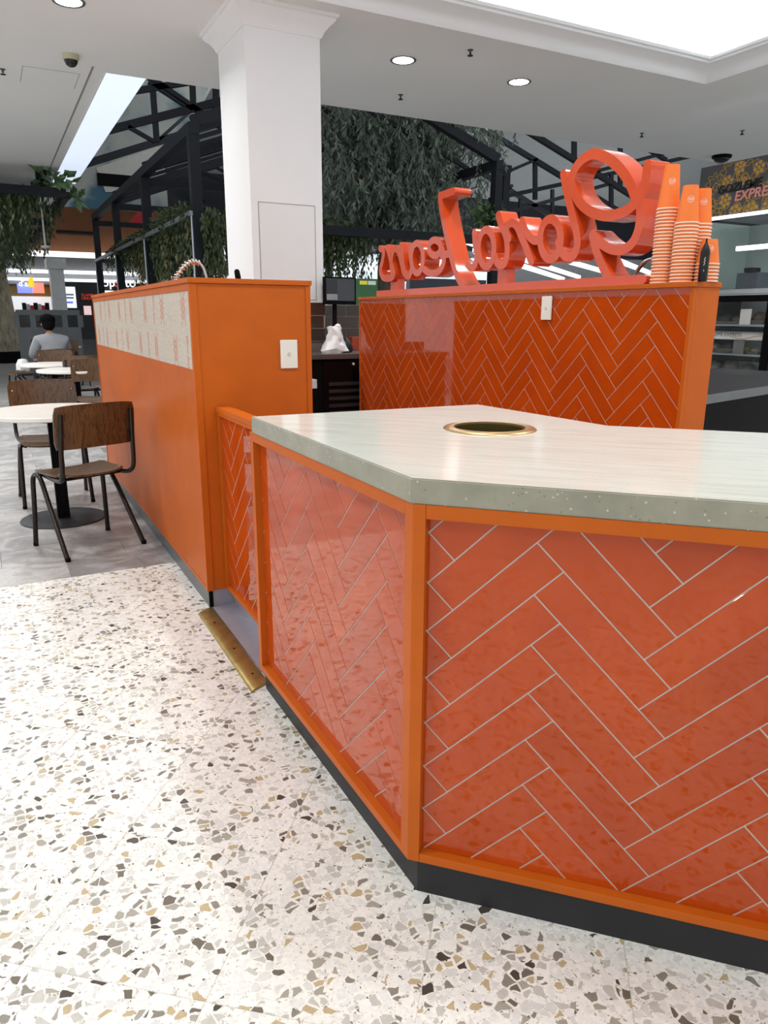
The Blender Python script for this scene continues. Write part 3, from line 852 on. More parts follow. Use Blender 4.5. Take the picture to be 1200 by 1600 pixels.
bm_ = MB().prism([(-y1_, WZ + .0005), (-y0_ - .02, WZ + .0005), (-y0_ - .004, WZ + .008), (-y0_, WZ + .022), (-y0_ - .004, WZ + .036), (-y0_ - .02, WZ + .044), (-y1_, WZ + .044)], fs_, -.002, SD)
bm_.build('beam', SIGNORANGE, sg, bevel=.001)
for c, xa, xb, ya, yb in ((cA, 268, 330, 985, 1120), (cB, 303, 385, 800, 990)):
    a = c([(xa, yb)])[0]; b = c([(xb, yb)])[0]; top = c([(xa, ya)])[0]
    MB().box(SX + .03, -a[0], WZ + .043, SX + SD - .03, -b[0], top[1]).build('support_post', SIGNORANGE, sg, bevel=.001)

# printed motif on the cabinet band: red lozenges and small script, flat print
PRED = mat('red_print', srgb(206, 104, 80), .5)
pm = MB()
def fpr(u, v, w): return (KX0 + .005 - w, -u, v)
def lozenge(u, v, w, h):
    for k in (1.0, .5):
        pts = [(u, v + h * k), (u + w * k, v), (u, v - h * k), (u - w * k, v)]
        pm.stroke(pts, .0055, fpr, .0002, .0006, closed=True)
    for s_ in (-1, 1):
        for q in (-1, 1):
            pm.stroke([(u + s_ * w * 1.25, v + q * h * .55), (u + s_ * w * .55, v + q * h), (u + s_ * w * 1.1, v + q * h * 1.5)], .0045, fpr, .0002, .0006)
all_pts = [p for st in LET.values() for s_ in st for p in s_[0]]
um = sum(p[0] for p in all_pts) / len(all_pts); vm = sum(p[1] for p in all_pts) / len(all_pts)
def mini(u, v, k):
    for st in LET.values():
        for pts, w, closed, sm in st:
            q = [(u + (p[1] - vm) * k * 1.2, v - (-(p[0] - um)) * k * 1.0) for p in pts]
            pm.stroke(q, .0022, fpr, .0002, .0005, closed, capn=2)
rowz = (1.330, 1.146)
step = .447
for rr in (0, 1):
    for i in range(12):
        y = (3.297 if rr == 0 else 3.494) + i * step
        if y < KY1 - .08:
            lozenge(-y, rowz[rr], .036, .046)
    for i in range(6):
        y = (3.946 if rr == 0 else 3.255) + i * .895
        if y < KY1 - .08: mini(-y, rowz[rr], .055)
tag(pm.build('print', PRED, cb, fixn=False), kind='stuff')

# ================================================================== things on the bar wall
CUP = mat('orange_paper_cup', srgb(240, 122, 48), .45, var=.03)
CUPRIM = mat('pale_rolled_rim', srgb(250, 226, 204), .5, var=.02)
PRINTW = mat('white_print', srgb(248, 236, 226), .5)
def make_cup(h, label, group, r1=.049, r0=.0315):
    """paper cup standing upside down: rim below, base above"""
    c = empty('paper_cup'); tag(c, label, 'cup', group)
    t = .0011
    MB().lathe([(r1 - .001, .004), (r0, h), (r0 - t, h), (r0 - t, h - .006), (0, h - .006), (0, h - .0072), (r0 - t * 2, h - .0072), (r1 - .001 - t, .004)], n=28).build('wall', CUP, c, smooth=40, fixn=True)
    MB().lathe([(r1 - .0018, .0002), (r1 + .0016, .0012), (r1 + .0024, .0036), (r1 + .0014, .0062), (r1 - .0018, .0064)], n=28, closed=True).build('rim', CUPRIM, c, smooth=60)
    return c
def cup_stack(x, y, n, h, pitch, group, where):
    base = make_cup(h, '', group)
    for i in range(n):
        c = base if i == 0 else copy_tree(base)
        c.location = (x, y, WZ + .0003 + pitch * i)
        if i == n - 1: c['label'] = 'topmost upturned orange paper cup of the ' + where
        else: c['label'] = 'orange paper cup nested in the ' + where
    top = c
    # round white emblem printed on the exposed cup, towards the counter
    r1, r0 = .049, .0315
    az = math.atan2(-y, -x) + .15; zc = h * .62
    m = MB()
    def fcup(u, v, w):
        r = r1 + (r0 - r1) * ((zc + v) / h) + w; a = az + u / r
        return (r * math.cos(a), r * math.sin(a), zc + v)
    circ = [(.0135 * math.cos(k * math.pi / 10), .0135 * math.sin(k * math.pi / 10)) for k in range(20)]
    m.stroke(circ, .0011, fcup, .0004, .0008, closed=True)
    for v0, ph in ((.004, 0), (-.002, 1.2)):
        m.stroke([(-.0105 + .021 * k / 14, v0 + .0026 * math.sin(k * 1.9 + ph)) for k in range(15)], .0013, fcup, .0004, .0008)
    m.stroke([(-.007, -.0085), (.006, -.0075)], .001, fcup, .0004, .0008)
    m.build('emblem', PRINTW, top, fixn=False)
def cap_at(px, x):
    p = at_x(px, 440, x); return p.y
cup_stack(2.752, cap_at(1033, 2.752), 23, .185, .0143, 'cups in the tallest stack', 'tallest cup stack beside the sign')
cup_stack(2.742, cap_at(1064, 2.742), 18, .155, .0143, 'cups in the second-tallest stack', 'second-tallest cup stack, right in front')
cup_stack(2.835, cap_at(1084, 2.835), 18, .150, .0143, 'cups in the stack behind', 'cup stack standing farthest back')
cup_stack(2.800, cap_at(1102, 2.800), 6, .105, .0143, 'cups in the short stack', 'short cup stack at the end of the wall')
bx_, by_ = 2.722, cap_at(1097, 2.722) 
bt = root('black_bottle', (bx_, by_, WZ), 'slim black pointed bottle in front of the short cup stack', 'bottle')
MB().lathe([(0, .0003), (.0175, .0003), (.019, .004), (.0195, .118), (.017, .132), (.009, .148), (.004, .160)], (bx_, by_, WZ), 20).build('body', mat('black_film', srgb(14, 13, 13), .3), bt, smooth=40)
MB().lathe([(.004, .160), (.003, .172), (0, .174)], (bx_, by_, WZ), 12).build('tip', BLACK, bt, smooth=40)
def fbot(u, v, w):
    a = math.atan2(-by_, -bx_) + .05 + u / .0195; r = .0195 + w
    return (bx_ + r * math.cos(a), by_ + r * math.sin(a), WZ + .075 + v)
m = MB(); m.stroke([(.003 * math.sin(k * 1.7) , .022 - .003 * k) for k in range(12)], .0013, fbot, .0003, .0008); m.stroke([(0, -.028), (.001, -.034)], .0016, fbot, .0003, .0008)
m.build('print', PRINTW, bt, fixn=False)

# ---- spring tap and black lever on the tall cabinet
tp = root('spring_tap', (.885, 3.62, KZ), 'steel spring-hose tap arching above the tall cabinet', 'tap')
arc = catmull([(.800, 3.62, KZ), (.808, 3.62, KZ + .03), (.845, 3.615, KZ + .075), (.888, 3.61, KZ + .094), (.922, 3.605, KZ + .075), (.937, 3.60, KZ + .03), (.940, 3.6, KZ)], 8)
MB().tube(arc, .0065, 10).build('hose', STEEL, tp, smooth=60)
hel = []; half = arc[:30]
for i, p in enumerate(half):
    t = (half[min(i + 1, len(half) - 1)] - half[max(i - 1, 0)]).normalized(); u = t.cross(Vector((0, 1, 0))).normalized(); w = t.cross(u)
    for k in range(4):
        a = (i * 4 + k) * 2 * math.pi / 10
        q = p + (half[min(i + 1, len(half) - 1)] - p) * (k / 4)
        hel.append(q + (u * math.cos(a) + w * math.sin(a)) * .0115)
MB().tube(catmull(hel, 2), .0031, 6).build('spring', CHROME, tp, smooth=60)
for xx in (.800, .940): MB().lathe([(.0, .0), (.014, 0), (.014, .004), (.009, .008), (0, .008)], (xx, 3.62 if xx < .9 else 3.6, KZ), 16).build('collar', CHROME, tp, smooth=40)
lv = root('black_lever', (1.090, 3.6, KZ), 'small black rounded lever sticking up behind the cabinet cap', 'lever')
MB().tube([(1.094, 3.6, KZ), (1.091, 3.6, KZ + .03), (1.087, 3.6, KZ + .058), (1.086, 3.6, KZ + .066)], [.014, .0145, .013, .006], 12).build('grip', BLACK, lv, smooth=60)
MB().lathe([(0, 0), (.018, 0), (.018, .004), (0, .004)], (1.094, 3.6, KZ), 16).build('base', CHROME, lv, smooth=40)

# ================================================================== back bar between cabinet and sign wall
BZ = 1.0
BYF = 5.64
bb = root('back_bar', (2.6, 5.9, 0), 'black back bar cabinet with louvred door behind the orange cabinet', 'back bar')
B(1.80, BYF + .03, .02, 3.60, 6.09, BZ - .042).build('carcass', BLACK, bb, bevel=.002)
B(1.78, BYF, BZ - .04, 3.62, 6.095, BZ).build('benchtop', mat('dark_grey_benchtop', srgb(86, 80, 78), .3), bb, bevel=.003)
B(2.62, 6.0955, BZ - .04, 3.62, 6.655, BZ).build('benchtop', mat('dark_grey_benchtop', srgb(86, 80, 78), .3), bb)
B(1.79, 6.075, BZ, 2.605, 6.092, BZ + .075).build('upstand', mat('brown_grey_upstand', srgb(104, 94, 86), .4), bb)
dr = B(2.40, BYF + .015, .06, 2.86, BYF + .029, BZ - .06).build('door', BLACKGLOSS, bb, bevel=.002)
for i in range(9):
    z = .26 + i * .06; yy = BYF + .015
    MB().hexa([(2.45, yy - .007, z), (2.81, yy - .007, z), (2.81, yy, z + .012), (2.45, yy, z + .012), (2.45, yy - .009, z + .004), (2.81, yy - .009, z + .004), (2.81, yy, z + .03), (2.45, yy, z + .03)]).build('louvre', mat('louvre_black', srgb(26, 25, 25), .35), dr)
kp = at_y(552.5, 569, BYF)
MB().lathe([(0, 0), (.014, .002), (.016, .014), (.009, .022), (0, .024)], (0, 0, 0), 14).build('knob', CHROME, dr, smooth=50).matrix_local = Matrix.Translation((kp.x, BYF + .015, kp.z)) @ Matrix.Rotation(R(90), 4, 'X')
se = at_y(488, 593, 4.2); se2 = at_y(496, 607, 4.2)
sl = root('steel_bench', (1.7, 4.5, 0), 'low steel bench whose end shows behind the orange cabinet', 'bench')
B(1.30, 4.2, se2.z, se2.x, 4.7, se.z).build('top', STEEL, sl, bevel=.004)
for xx in (1.34, se2.x - .08):
    for yy in (4.24, 4.66): B(xx - .015, yy - .015, 0, xx + .015, yy + .015, se2.z).build('leg', BLACKSTEEL, sl)
# white bag and black pouch
def lumpy(prof, c, n, amp, seed, sc):
    m = MB(); m.lathe(prof, (0, 0, 0), n); vs = []
    for v in m.v:
        p = Vector(v); d = noise.noise_vector(p * sc + Vector((seed, seed * 2, 0))) * amp
        k = 0 if p.z < .002 else 1
        vs.append((c[0] + p.x + d.x, c[1] + p.y + d.y, c[2] + max(0.0005, p.z + d.z * k)))
    m.v = vs; return m
bgp = at_y(522, 549, 5.86); bgx, bgy = bgp.x, 5.86
bag = root('white_bag', (bgx, bgy, BZ), 'crumpled white plastic bag standing on the black back bar', 'bag')
WBAG = mat('white_bag_plastic', srgb(240, 240, 238), .4)
q = 1.42
lumpy([(r_ * q, z_ * q) for r_, z_ in [(.0, .0), (.072, .0), (.082, .02), (.070, .05), (.052, .07), (.046, .095), (.044, .12), (.04, .145), (.022, .155), (0, .152)]], (bgx, bgy, BZ), 44, .035, 3.0, 15).build('body', WBAG, bag, smooth=30)
lumpy([(0, 0), (.02, 0), (.032, .03), (.026, .06), (0, .075)], (bgx + .03, bgy - .01, BZ + .17), 18, .012, 5, 30).build('knot', WBAG, bag, smooth=30)
pp = at_y(538, 549, 5.9)
o = lumpy([(0, 0), (.06, 0), (.072, .02), (.066, .06), (.048, .1), (.02, .125), (0, .13)], (pp.x + .02, 5.93, BZ), 26, .02, 9, 12).build('black_pouch', mat('black_nylon', srgb(26, 28, 34), .5), smooth=50)
tag(o, 'small black pouch leaning beside the white plastic bag', 'pouch')
pp = at_y(555, 540, 6.2)
o = B(pp.x - .03, 6.2, BZ, pp.x + .08, 6.3, BZ + .12).build('orange_box', mat('dark_orange_box', srgb(170, 60, 20), .5), bevel=.003); tag(o, 'small dark orange box at the end of the back bar', 'box')
# monitor on a post
ml = at_y(506.5, 432, 6.0); mr = at_y(556.5, 476, 6.0)
mx = (ml.x + mr.x) / 2
mn = root('monitor', (mx, 6.03, BZ), 'black-framed monitor on a post above the back bar', 'monitor')
B(ml.x, 6.0, mr.z, mr.x, 6.04, ml.z).build('housing', BLACK, mn, bevel=.003)
B(ml.x + .016, 5.997, mr.z + .03, mr.x - .016, 6.001, ml.z - .014).build('screen', mat('dark_screen', srgb(58, 60, 64), .12), mn)
B(ml.x + .02, 5.9955, mr.z + .036, ml.x + .12, 5.9972, mr.z + .085).build('screen_window', mat('screen_grey', srgb(140, 144, 150), .2), mn)
B(ml.x + .02, 5.9955, mr.z + .087, ml.x + .12, 5.9972, ml.z - .02).build('screen_window', mat('screen_dark', srgb(40, 42, 48), .2), mn)
MB().tube([(mx - .03, 6.06, BZ), (mx - .03, 6.06, mr.z + .06)], .02, 12).build('post', BLACK, mn, smooth=40)
MB().lathe([(0, 0), (.06, 0), (.06, .008), (.02, .012), (0, .012)], (mx - .03, 6.03, BZ), 20).build('foot', BLACK, mn, smooth=40)
# green cooler standing behind the end of the sign wall
gl = at_y(560.5, 435, 8.2); gr = at_y(588, 474, 8.2)
gb = root('green_cooler', ((gl.x + gr.x) / 2, 8.4, 0), 'dark green drinks cooler with a yellow label behind the sign wall', 'cooler')
B(gl.x - .05, 8.2, 0, gr.x + .02, 8.7, gl.z).build('body', mat('dark_green_enamel', srgb(44, 88, 52), .4), gb, bevel=.006)
B(gl.x + .01, 8.194, gl.z - .07, gl.x + .11, 8.2, gl.z - .025).build('label', mat('yellow_label', srgb(206, 200, 60), .5), gb)
B(gl.x + .12, 8.194, gl.z - .07, gr.x - .01, 8.2, gl.z - .025).build('label', mat('pale_label', srgb(190, 200, 190), .5), gb)

# black bench behind the sign wall and hose tap
bk = root('prep_bench', (3.6, 2.9, 0), 'black prep bench with steel-edged top behind the sign wall', 'bench')
poly = [(2.90, 2.348), (4.9, 2.87), (4.7, 3.65), (2.90, 3.2)]
MB().prism(poly, lambda u, v, w: (u, v, w), .02, .915).build('carcass', BLACK, bk)
MB().prism(poly, lambda u, v, w: (u, v, w), .916, .948).build('benchtop', mat('charcoal_benchtop', srgb(30, 30, 32), .5, spec=.12), bk)
e1_ = Vector((2.90, 2.348, .93)); e2_ = Vector((4.9, 2.87, .93))
MB().bar(e1_ - Vector((0, .003, 0)), e2_ - Vector((0, .003, 0)), .008, .042).build('edge_strip', mat('dull_steel', srgb(112, 114, 116), .45, .6), bk)
ht = root('hose_tap', (3.12, 3.03, .948), 'grey flexible hose tap arching behind the cup stacks', 'tap')
q0 = at_x(988, 440, 3.15); 
MB().tube(catmull([(3.15, q0.y, .949), (3.15, q0.y, 1.3), (3.15, q0.y, 1.47), (3.15, q0.y - .04, 1.56), (3.15, q0.y - .11, 1.60), (3.15, q0.y - .18, 1.58)], 8), .011, 10).build('hose', STEEL, ht, smooth=60)
MB().lathe([(0, 0), (.03, 0), (.03, .006), (.014, .02), (0, .02)], (3.15, q0.y, .949), 18).build('base', CHROME, ht, smooth=40)

# ================================================================== seating
def make_chair():
    c = empty('cafe_chair')
    # seat: shallow dished plywood, rounded outline
    m = MB(); nx, ny_ = 12, 10; W, D = .40, .39; t = .011
    def sp(i, j, top):
        u = -1 + 2 * i / nx; v = -1 + 2 * j / ny_
        k = 1 - .10 * (abs(u) ** 5) * (abs(v) ** 5)
        x = u * W / 2 * (1 + .03 * v) * (1 - .05 * abs(v) ** 6); y = v * D / 2 * (1 - .05 * abs(u) ** 6)
        z = .452 + .012 * u * u - .010 * (1 - v * v) + (-.022 * max(0, v - .55) ** 2 / .2) - (0 if top else t)
        return (x * k, y * k + .02, z)
    for top in (1, 0):
        b = len(m.v); m.v += [sp(i, j, top) for j in range(ny_ + 1) for i in range(nx + 1)]
        for j in range(ny_):
            for i in range(nx):
                a = b + j * (nx + 1) + i; f = (a, a + 1, a + nx + 2, a + nx + 1); m.f.append(f if top else f[::-1])
    N = (nx + 1) * (ny_ + 1)
    edge = [i for i in range(nx)] + [nx + (nx + 1) * j for j in range(ny_)] + [N - 1 - i for i in range(nx)] + [N - 1 - nx - (nx + 1) * j for j in range(ny_)]
    for k in range(len(edge)):
        a, b2 = edge[k], edge[(k + 1) % len(edge)]; m.f.append((b2, a, a + N, b2 + N))
    m.build('seat', WALNUT, c, smooth=45)
    # backrest: bent plywood
    m = MB(); nx, nz = 14, 6; W = .455; z0, z1 = .605, .842; t = .011
    def bp(i, j, fr):
        u = -1 + 2 * i / nx; v = -1 + 2 * j / nz
        k = 1 - .05 * abs(v) ** 5
        x = u * W / 2 * k
        y = -.205 - .030 * (1 - u * u) - .03 * (j / nz) + (t if fr else 0) 
        z = (z0 + z1) / 2 + v * (z1 - z0) / 2 * (1 - .05 * abs(u) ** 6) + .006 * (1 - u * u)
        return (x, y, z)
    for fr in (1, 0):
        b = len(m.v); m.v += [bp(i, j, fr) for j in range(nz + 1) for i in range(nx + 1)]
        for j in range(nz):
            for i in range(nx):
                a = b + j * (nx + 1) + i; f = (a, a + 1, a + nx + 2, a + nx + 1); m.f.append(f if not fr else f[::-1])
    N = (nx + 1) * (nz + 1)
    edge = [i for i in range(nx)] + [nx + (nx + 1) * j for j in range(nz)] + [N - 1 - i for i in range(nx)] + [N - 1 - nx - (nx + 1) * j for j in range(nz)]
    for k in range(len(edge)):
        a, b2 = edge[k], edge[(k + 1) % len(edge)]; m.f.append((a, b2, b2 + N, a + N))
    m.build('backrest', WALNUT_V, c, smooth=45)
    for s in (-1, 1):
        leg = catmull([(s * .222, .205, .002), (s * .212, .185, .25), (s * .207, .176, .39), (s * .203, .15, .425), (s * .203, .10, .425), (s * .205, .06, .39), (s * .213, -.02, .28), (s * .228, -.215, .002)], 5)
        lg = MB().tube(leg, .0138, 10).build('leg', DARKTUBE, c, smooth=60)
        for q in ((s * .222, .205), (s * .228, -.215)):
            MB().lathe([(0, 0), (.0145, 0), (.0145, .02), (.0125, .022)], (q[0], q[1], 0), 10).build('foot_cap', BLACK, lg, smooth=40)
        up = catmull([(s * .17, .17, .43), (s * .178, .05, .427), (s * .19, -.10, .428), (s * .200, -.175, .44), (s * .205, -.212, .48), (s * .205, -.222, .58), (s * .2, -.237, .70), (s * .197, -.248, .80)], 5)
        MB().tube(up, .013, 10).build('back_upright', DARKTUBE, c, smooth=60)
        MB().lathe([(0, .0), (.0065, 0), (.006, .002), (0, .003)], (0, 0, 0), 8).build('bolt', CHROME, c).matrix_local = Matrix.Translation((s * .197, -.2045, .775)) @ Matrix.Rotation(R(-90), 4, 'X')
        for yy in (.14, -.10):
            MB().lathe([(0, 0), (.006, 0), (.005, .002), (0, .003)], (s * .175, yy, .459), 8).build('bolt', CHROME, c)
    MB().tube([(-.203, .125, .424), (.203, .125, .424)], .009, 8).build('crossbar', DARKTUBE, c, smooth=60)
    MB().tube([(-.185, -.09, .424), (.185, -.09, .424)], .009, 8).build('crossbar', DARKTUBE, c, smooth=60)
    return c
def make_table():
    t = empty('cafe_table')
    MB().lathe([(0, .688), (.398, .688), (.402, .692), (.402, .712), (.398, .716), (0, .716)], n=56).build('tabletop', MARBLE, t, smooth=40)
    MB().lathe([(0, 0), (.262, 0), (.265, .003), (.262, .008), (.05, .012), (0, .012)], n=48).build('base', mat('black_powdercoat', srgb(44, 46, 50), .4), t, smooth=40)
    MB().box(-.037, -.037, .012, .037, .037, .66).build('pedestal', BLACK, t, bevel=.006)
    MB().box(-.16, -.025, .66, .16, .025, .6878).box(-.025, -.16, .662, .025, .16, .6876).build('bracket', BLACK, t)
    return t
chair0 = make_chair()
CH = [  # x, y, rot (faces +Y at 0), label
 (.375, 4.425, 20, 'walnut ply cafe chair seen from behind beside the orange cabinet'),
 (.295, 5.70, 181, 'walnut ply cafe chair facing us across the nearest round table'),
 (.93, 8.35, 176, 'cafe chair just past the far corner of the orange cabinet'),
 (.90, 9.62, 8, 'cafe chair half hidden behind the second round table'),
 (.74, 10.85, 178, 'cafe chair between the two far round tables'),
 (.80, 11.57, 14, 'cafe chair that the seated person sits on'),
 (.40, 12.6, 100, 'empty cafe chair with a white bag hung on it, left of the seated person'),
 (1.30, 15.0, 195, 'dark cafe chair near the grey partition, on the right'),
 (.95, 16.4, 185, 'dark cafe chair near the grey partition, farther left')]
for i, (x, y, a, lb) in enumerate(CH):
    c = chair0 if i == 0 else copy_tree(chair0)
    c.location = (x, y, 0); c.rotation_euler.z = R(a); tag(c, lb, 'chair', 'walnut cafe chairs')
table0 = make_table()
TB = [(.295, 5.11, 'nearest white-topped round cafe table with black disc base'), (.80, 8.98, 'second white-topped round cafe table past the orange cabinet'),
      (.66, 10.15, 'third round cafe table, in front of the seated person'), (1.15, 15.7, 'far round cafe table near the grey partition')]
for i, (x, y, lb) in enumerate(TB):
    t = table0 if i == 0 else copy_tree(table0)
    t.location = (x, y, 0); tag(t, lb, 'table', 'round cafe tables')
o = lumpy([(0, 0), (.07, 0), (.10, .05), (.09, .12), (.05, .18), (0, .19)], (.40, 12.6, .462), 24, .05, 11, 9).build('white_shopping_bag', mat('white_bag_plastic', srgb(236, 236, 234), .4), smooth=50)
tag(o, 'white shopping bag on the chair left of the seated person', 'bag')

# ---- seated person, seen from behind
def skin_mesh(name, verts, edges, radii, material, parent, level=2):
    me = bpy.data.meshes.new(name); me.from_pydata(verts, edges, [])
    ob = bpy.data.objects.new(name, me); COL.objects.link(ob)
    md = ob.modifiers.new('skin', 'SKIN'); md.use_smooth_shade = True
    for i, r in enumerate(radii): me.skin_vertices[0].data[i].radius = r if isinstance(r, tuple) else (r, r)
    me.skin_vertices[0].data[0].use_root = True
    sb = ob.modifiers.new('sub', 'SUBSURF'); sb.levels = level; sb.render_levels = level
    dg = bpy.context.evaluated_depsgraph_get(); dg.update()
    m2 = bpy.data.meshes.new_from_object(ob.evaluated_get(dg)); bpy.data.objects.remove(ob, do_unlink=True)
    m2.materials.clear(); m2.materials.append(material)
    m2.polygons.foreach_set('use_smooth', [True] * len(m2.polygons))
    o = bpy.data.objects.new(name, m2); COL.objects.link(o); o.parent = parent; fixparent(o); return o
PXY = (.80, 11.6)
pe = empty('person', (PXY[0], PXY[1], 0)); tag(pe, 'person in a grey top and black cap sitting with their back to us', 'person')
SKIN = mat('skin', srgb(170, 120, 95), .5)
def pv(l): return [(x, y, z) for x, y, z in l]
bv = pv([(0, 0, .53), (0, .02, .68), (0, .08, .85), (0, .13, 1.0), (0, .165, 1.07), (0, .185, 1.13),
         (-.09, .05, .52), (-.12, .44, .52), (-.12, .46, .26), (-.12, .44, .06), (-.12, .56, .035),
         (.09, .05, .52), (.12, .44, .52), (.12, .46, .26), (.12, .44, .06), (.12, .56, .035),
         (-.17, .13, .99), (-.235, .20, .78), (-.16, .42, .76), (-.13, .50, .765),
         (.17, .13, .99), (.235, .20, .78), (.16, .42, .76), (.13, .50, .765)])
be = [(0, 1), (1, 2), (2, 3), (3, 4), (4, 5), (0, 6), (6, 7), (7, 8), (8, 9), (9, 10), (0, 11), (11, 12), (12, 13), (13, 14), (14, 15), (3, 16), (16, 17), (17, 18), (18, 19), (3, 20), (20, 21), (21, 22), (22, 23)]
br_ = [(.15, .11), (.14, .10), (.15, .105), (.14, .09), .055, .05, .085, .07, .055, .04, .035, .085, .07, .055, .04, .035, .062, .046, .034, .03, .062, .046, .034, .03]
body = skin_mesh('body', bv, be, br_, SKIN, pe)
sh = skin_mesh('shirt', bv[:5] + bv[16:19] + bv[20:23], [(0, 1), (1, 2), (2, 3), (3, 4), (3, 5), (5, 6), (6, 7), (3, 8), (8, 9), (9, 10)],
               [(.175, .13), (.165, .12), (.18, .125), (.17, .11), .062, .085, .064, .048, .085, .064, .048], mat('grey_jersey', srgb(140, 142, 146), .9), pe)
skin_mesh('trousers', [bv[0]] + bv[6:10] + bv[11:15], [(0, 1), (1, 2), (2, 3), (3, 4), (0, 5), (5, 6), (6, 7), (7, 8)],
          [(.165, .12), .1, .085, .07, .055, .1, .085, .07, .055], mat('black_denim', srgb(24, 24, 28), .8), pe)
hd = MB()
HCN = Vector((0, .20, 1.225))
def head_pts(sx, sy, sz, c, n=18, m_=12, cut=None):
    vs = []; fs = []
    for i in range(m_ + 1):
        th = math.pi * i / m_
        for j in range(n):
            a = 2 * math.pi * j / n
            vs.append((c[0] + sx * math.sin(th) * math.cos(a), c[1] + sy * math.sin(th) * math.sin(a) * (1 + .10 * (math.sin(a) > 0) * math.sin(th)), c[2] + sz * math.cos(th)))
    for i in range(m_):
        for j in range(n): fs.append((i * n + j, (i + 1) * n + j, (i + 1) * n + (j + 1) % n, i * n + (j + 1) % n))
    return vs, fs
vs, fs = head_pts(.074, .092, .115, HCN); hdm = MB().add(vs, fs)
hdm.add([(-.012, .29, 1.22), (.012, .29, 1.22), (0, .312, 1.195), (0, .285, 1.245)], [(0, 1, 3), (0, 2, 1), (1, 2, 3), (2, 0, 3)])
for s in (-1, 1):
    v2, f2 = head_pts(.012, .022, .03, (s * .078, .20, 1.22), 8, 6); hdm.add(v2, f2)
    v2, f2 = head_pts(.010, .006, .007, (s * .03, .282, 1.238), 8, 5); hdm.add(v2, f2)
hdm.build('head', SKIN, pe, smooth=60)
vs, fs = head_pts(.088, .104, .118, HCN + Vector((0, -.012, .014))); 
vs = [(x, y, max(z, 1.135 + .5 * max(0, y - .18))) for x, y, z in vs]
MB().add(vs, fs).build('hair', mat('black_hair', srgb(14, 13, 14), .8, spec=.1), pe, smooth=60)
v2, f2 = head_pts(.096, .11, .09, HCN + Vector((0, -.005, .06))); v2 = [(x, y, max(z, 1.262)) for x, y, z in v2]
cpm = MB().add(v2, f2); cpm.prism([(-.075, .28), (.075, .28), (.06, .36), (0, .385), (-.06, .36)], lambda u, v, w: (u - .02, v, w - .1 * (v - .28)), 1.255, 1.266)
cpm.build('cap', mat('black_cotton', srgb(14, 14, 15), .9, spec=.05), pe, smooth=50)
pe.rotation_euler.z = R(14); pe.scale = (1.06, 1.0, .96)

# ================================================================== ceiling fittings
def downlight(x, y, label, power=DOWNLIGHT_W, Zc=None):
    CZ = Zc or globals()['CZ']; q = K
    r0 = root('downlight', (x, y, CZ - .01), label, 'downlight', 'recessed ceiling downlights')
    MB().lathe([(.072 * q, -.004), (.088 * q, -.006), (.090 * q, -.001), (.088 * q, .0), (.07 * q, .0)], (x, y, CZ), 32, closed=True).build('bezel', mat('grey_bezel', srgb(120, 118, 116), .3, .6), r0, smooth=40)
    MB().lathe([(0, -.0005), (.073 * q, -.0005), (.073 * q, -.0035), (0, -.0045)], (x, y, CZ), 28).build('lens', emit('downlight_lens', (1, .98, .95, 1), 14.0), r0, smooth=60)
    l = bpy.data.lights.new('downlight_beam', 'AREA'); l.shape = 'DISK'; l.size = .19; l.energy = power; l.color = (.985, .99, 1); l.spread = R(150)
    lo = bpy.data.objects.new('downlight_beam', l); COL.objects.link(lo); lo.location = (x, y, CZ - .012); lo.parent = r0; fixparent(lo)
downlight(.606 * K, 4.98 * K, 'downlight at the upper left above the column')
downlight(2.726 * K, 4.933 * K, 'downlight nearest the column, above the sign')
downlight(3.719 * K, 4.937 * K, 'downlight to the right, above the cup stacks')
for x, y, w, pw_ in [(-.9, 4.2, 'first', 1.0), (-.9, 1.8, 'second', .85), (-.7, -.8, 'third', .6), (1.3, -1.2, 'fourth', .5), (3.6, -1.0, 'fifth', .7), (-3.4, 4.2, 'sixth', 1), (-3.4, 1.4, 'seventh', 1), (-3.4, -1.4, 'eighth', .7), (-1.6, 6.74, 'ninth', 2.8), (7.8, 4.0, 'tenth', 1), (7.8, 1.2, 'eleventh', 1), (-.5, 9.6, 'twelfth', 2.8), (-.5, 12.6, 'thirteenth', 2.4), (-3.2, 9.6, 'fourteenth', 2.8)]:
    downlight(x, y, 'recessed ceiling downlight overhead, beyond the edge of the picture', DOWNLIGHT_W * pw_)
for x, y, w in [(1.9, 1.2, 'near left'), (1.9, 3.4, 'far left'), (4.4, 1.2, 'near right'), (4.4, 3.4, 'far right')]:  # added lamps, unseen in the tray, to brighten worktop, sign wall and column
    downlight(x, y, 'added unseen downlight inside the ceiling tray, %s corner' % w, DOWNLIGHT_W * 1.1, TZ)
def sprinkler(p, label):
    q = 1.3
    r0 = root('sprinkler', (p.x, p.y, CZ - .04), label, 'sprinkler', 'ceiling sprinklers')
    MB().lathe([(0, 0), (.022 * q, 0), (.02 * q, -.004), (.008 * q, -.006), (.007 * q, -.03), (0, -.03)], (p.x, p.y, CZ), 14).build('stem', mat('sprinkler_metal', srgb(96, 92, 88), .4, .6), r0, smooth=40)
    MB().lathe([(0, -.044), (.02 * q, -.044), (.02 * q, -.048), (0, -.048)], (p.x, p.y, CZ), 12).build('deflector', BLACKSTEEL, r0)
    MB().box(p.x - .003, p.y - .012, CZ - .046, p.x + .003, p.y + .012, CZ - .028).build('bracket', BLACKSTEEL, r0)
for q, lb in (((626, 148), 'ceiling sprinkler between the column and the tree'), ((1003, 208), 'ceiling sprinkler above the large script loop'), ((735, 78), 'ceiling sprinkler between the two right downlights'), ((1160, 204), 'ceiling sprinkler near the far right food stall'), ((4, 108), 'ceiling sprinkler at the far left edge')):
    sprinkler(at_z(q[0], q[1], CZ), lb)
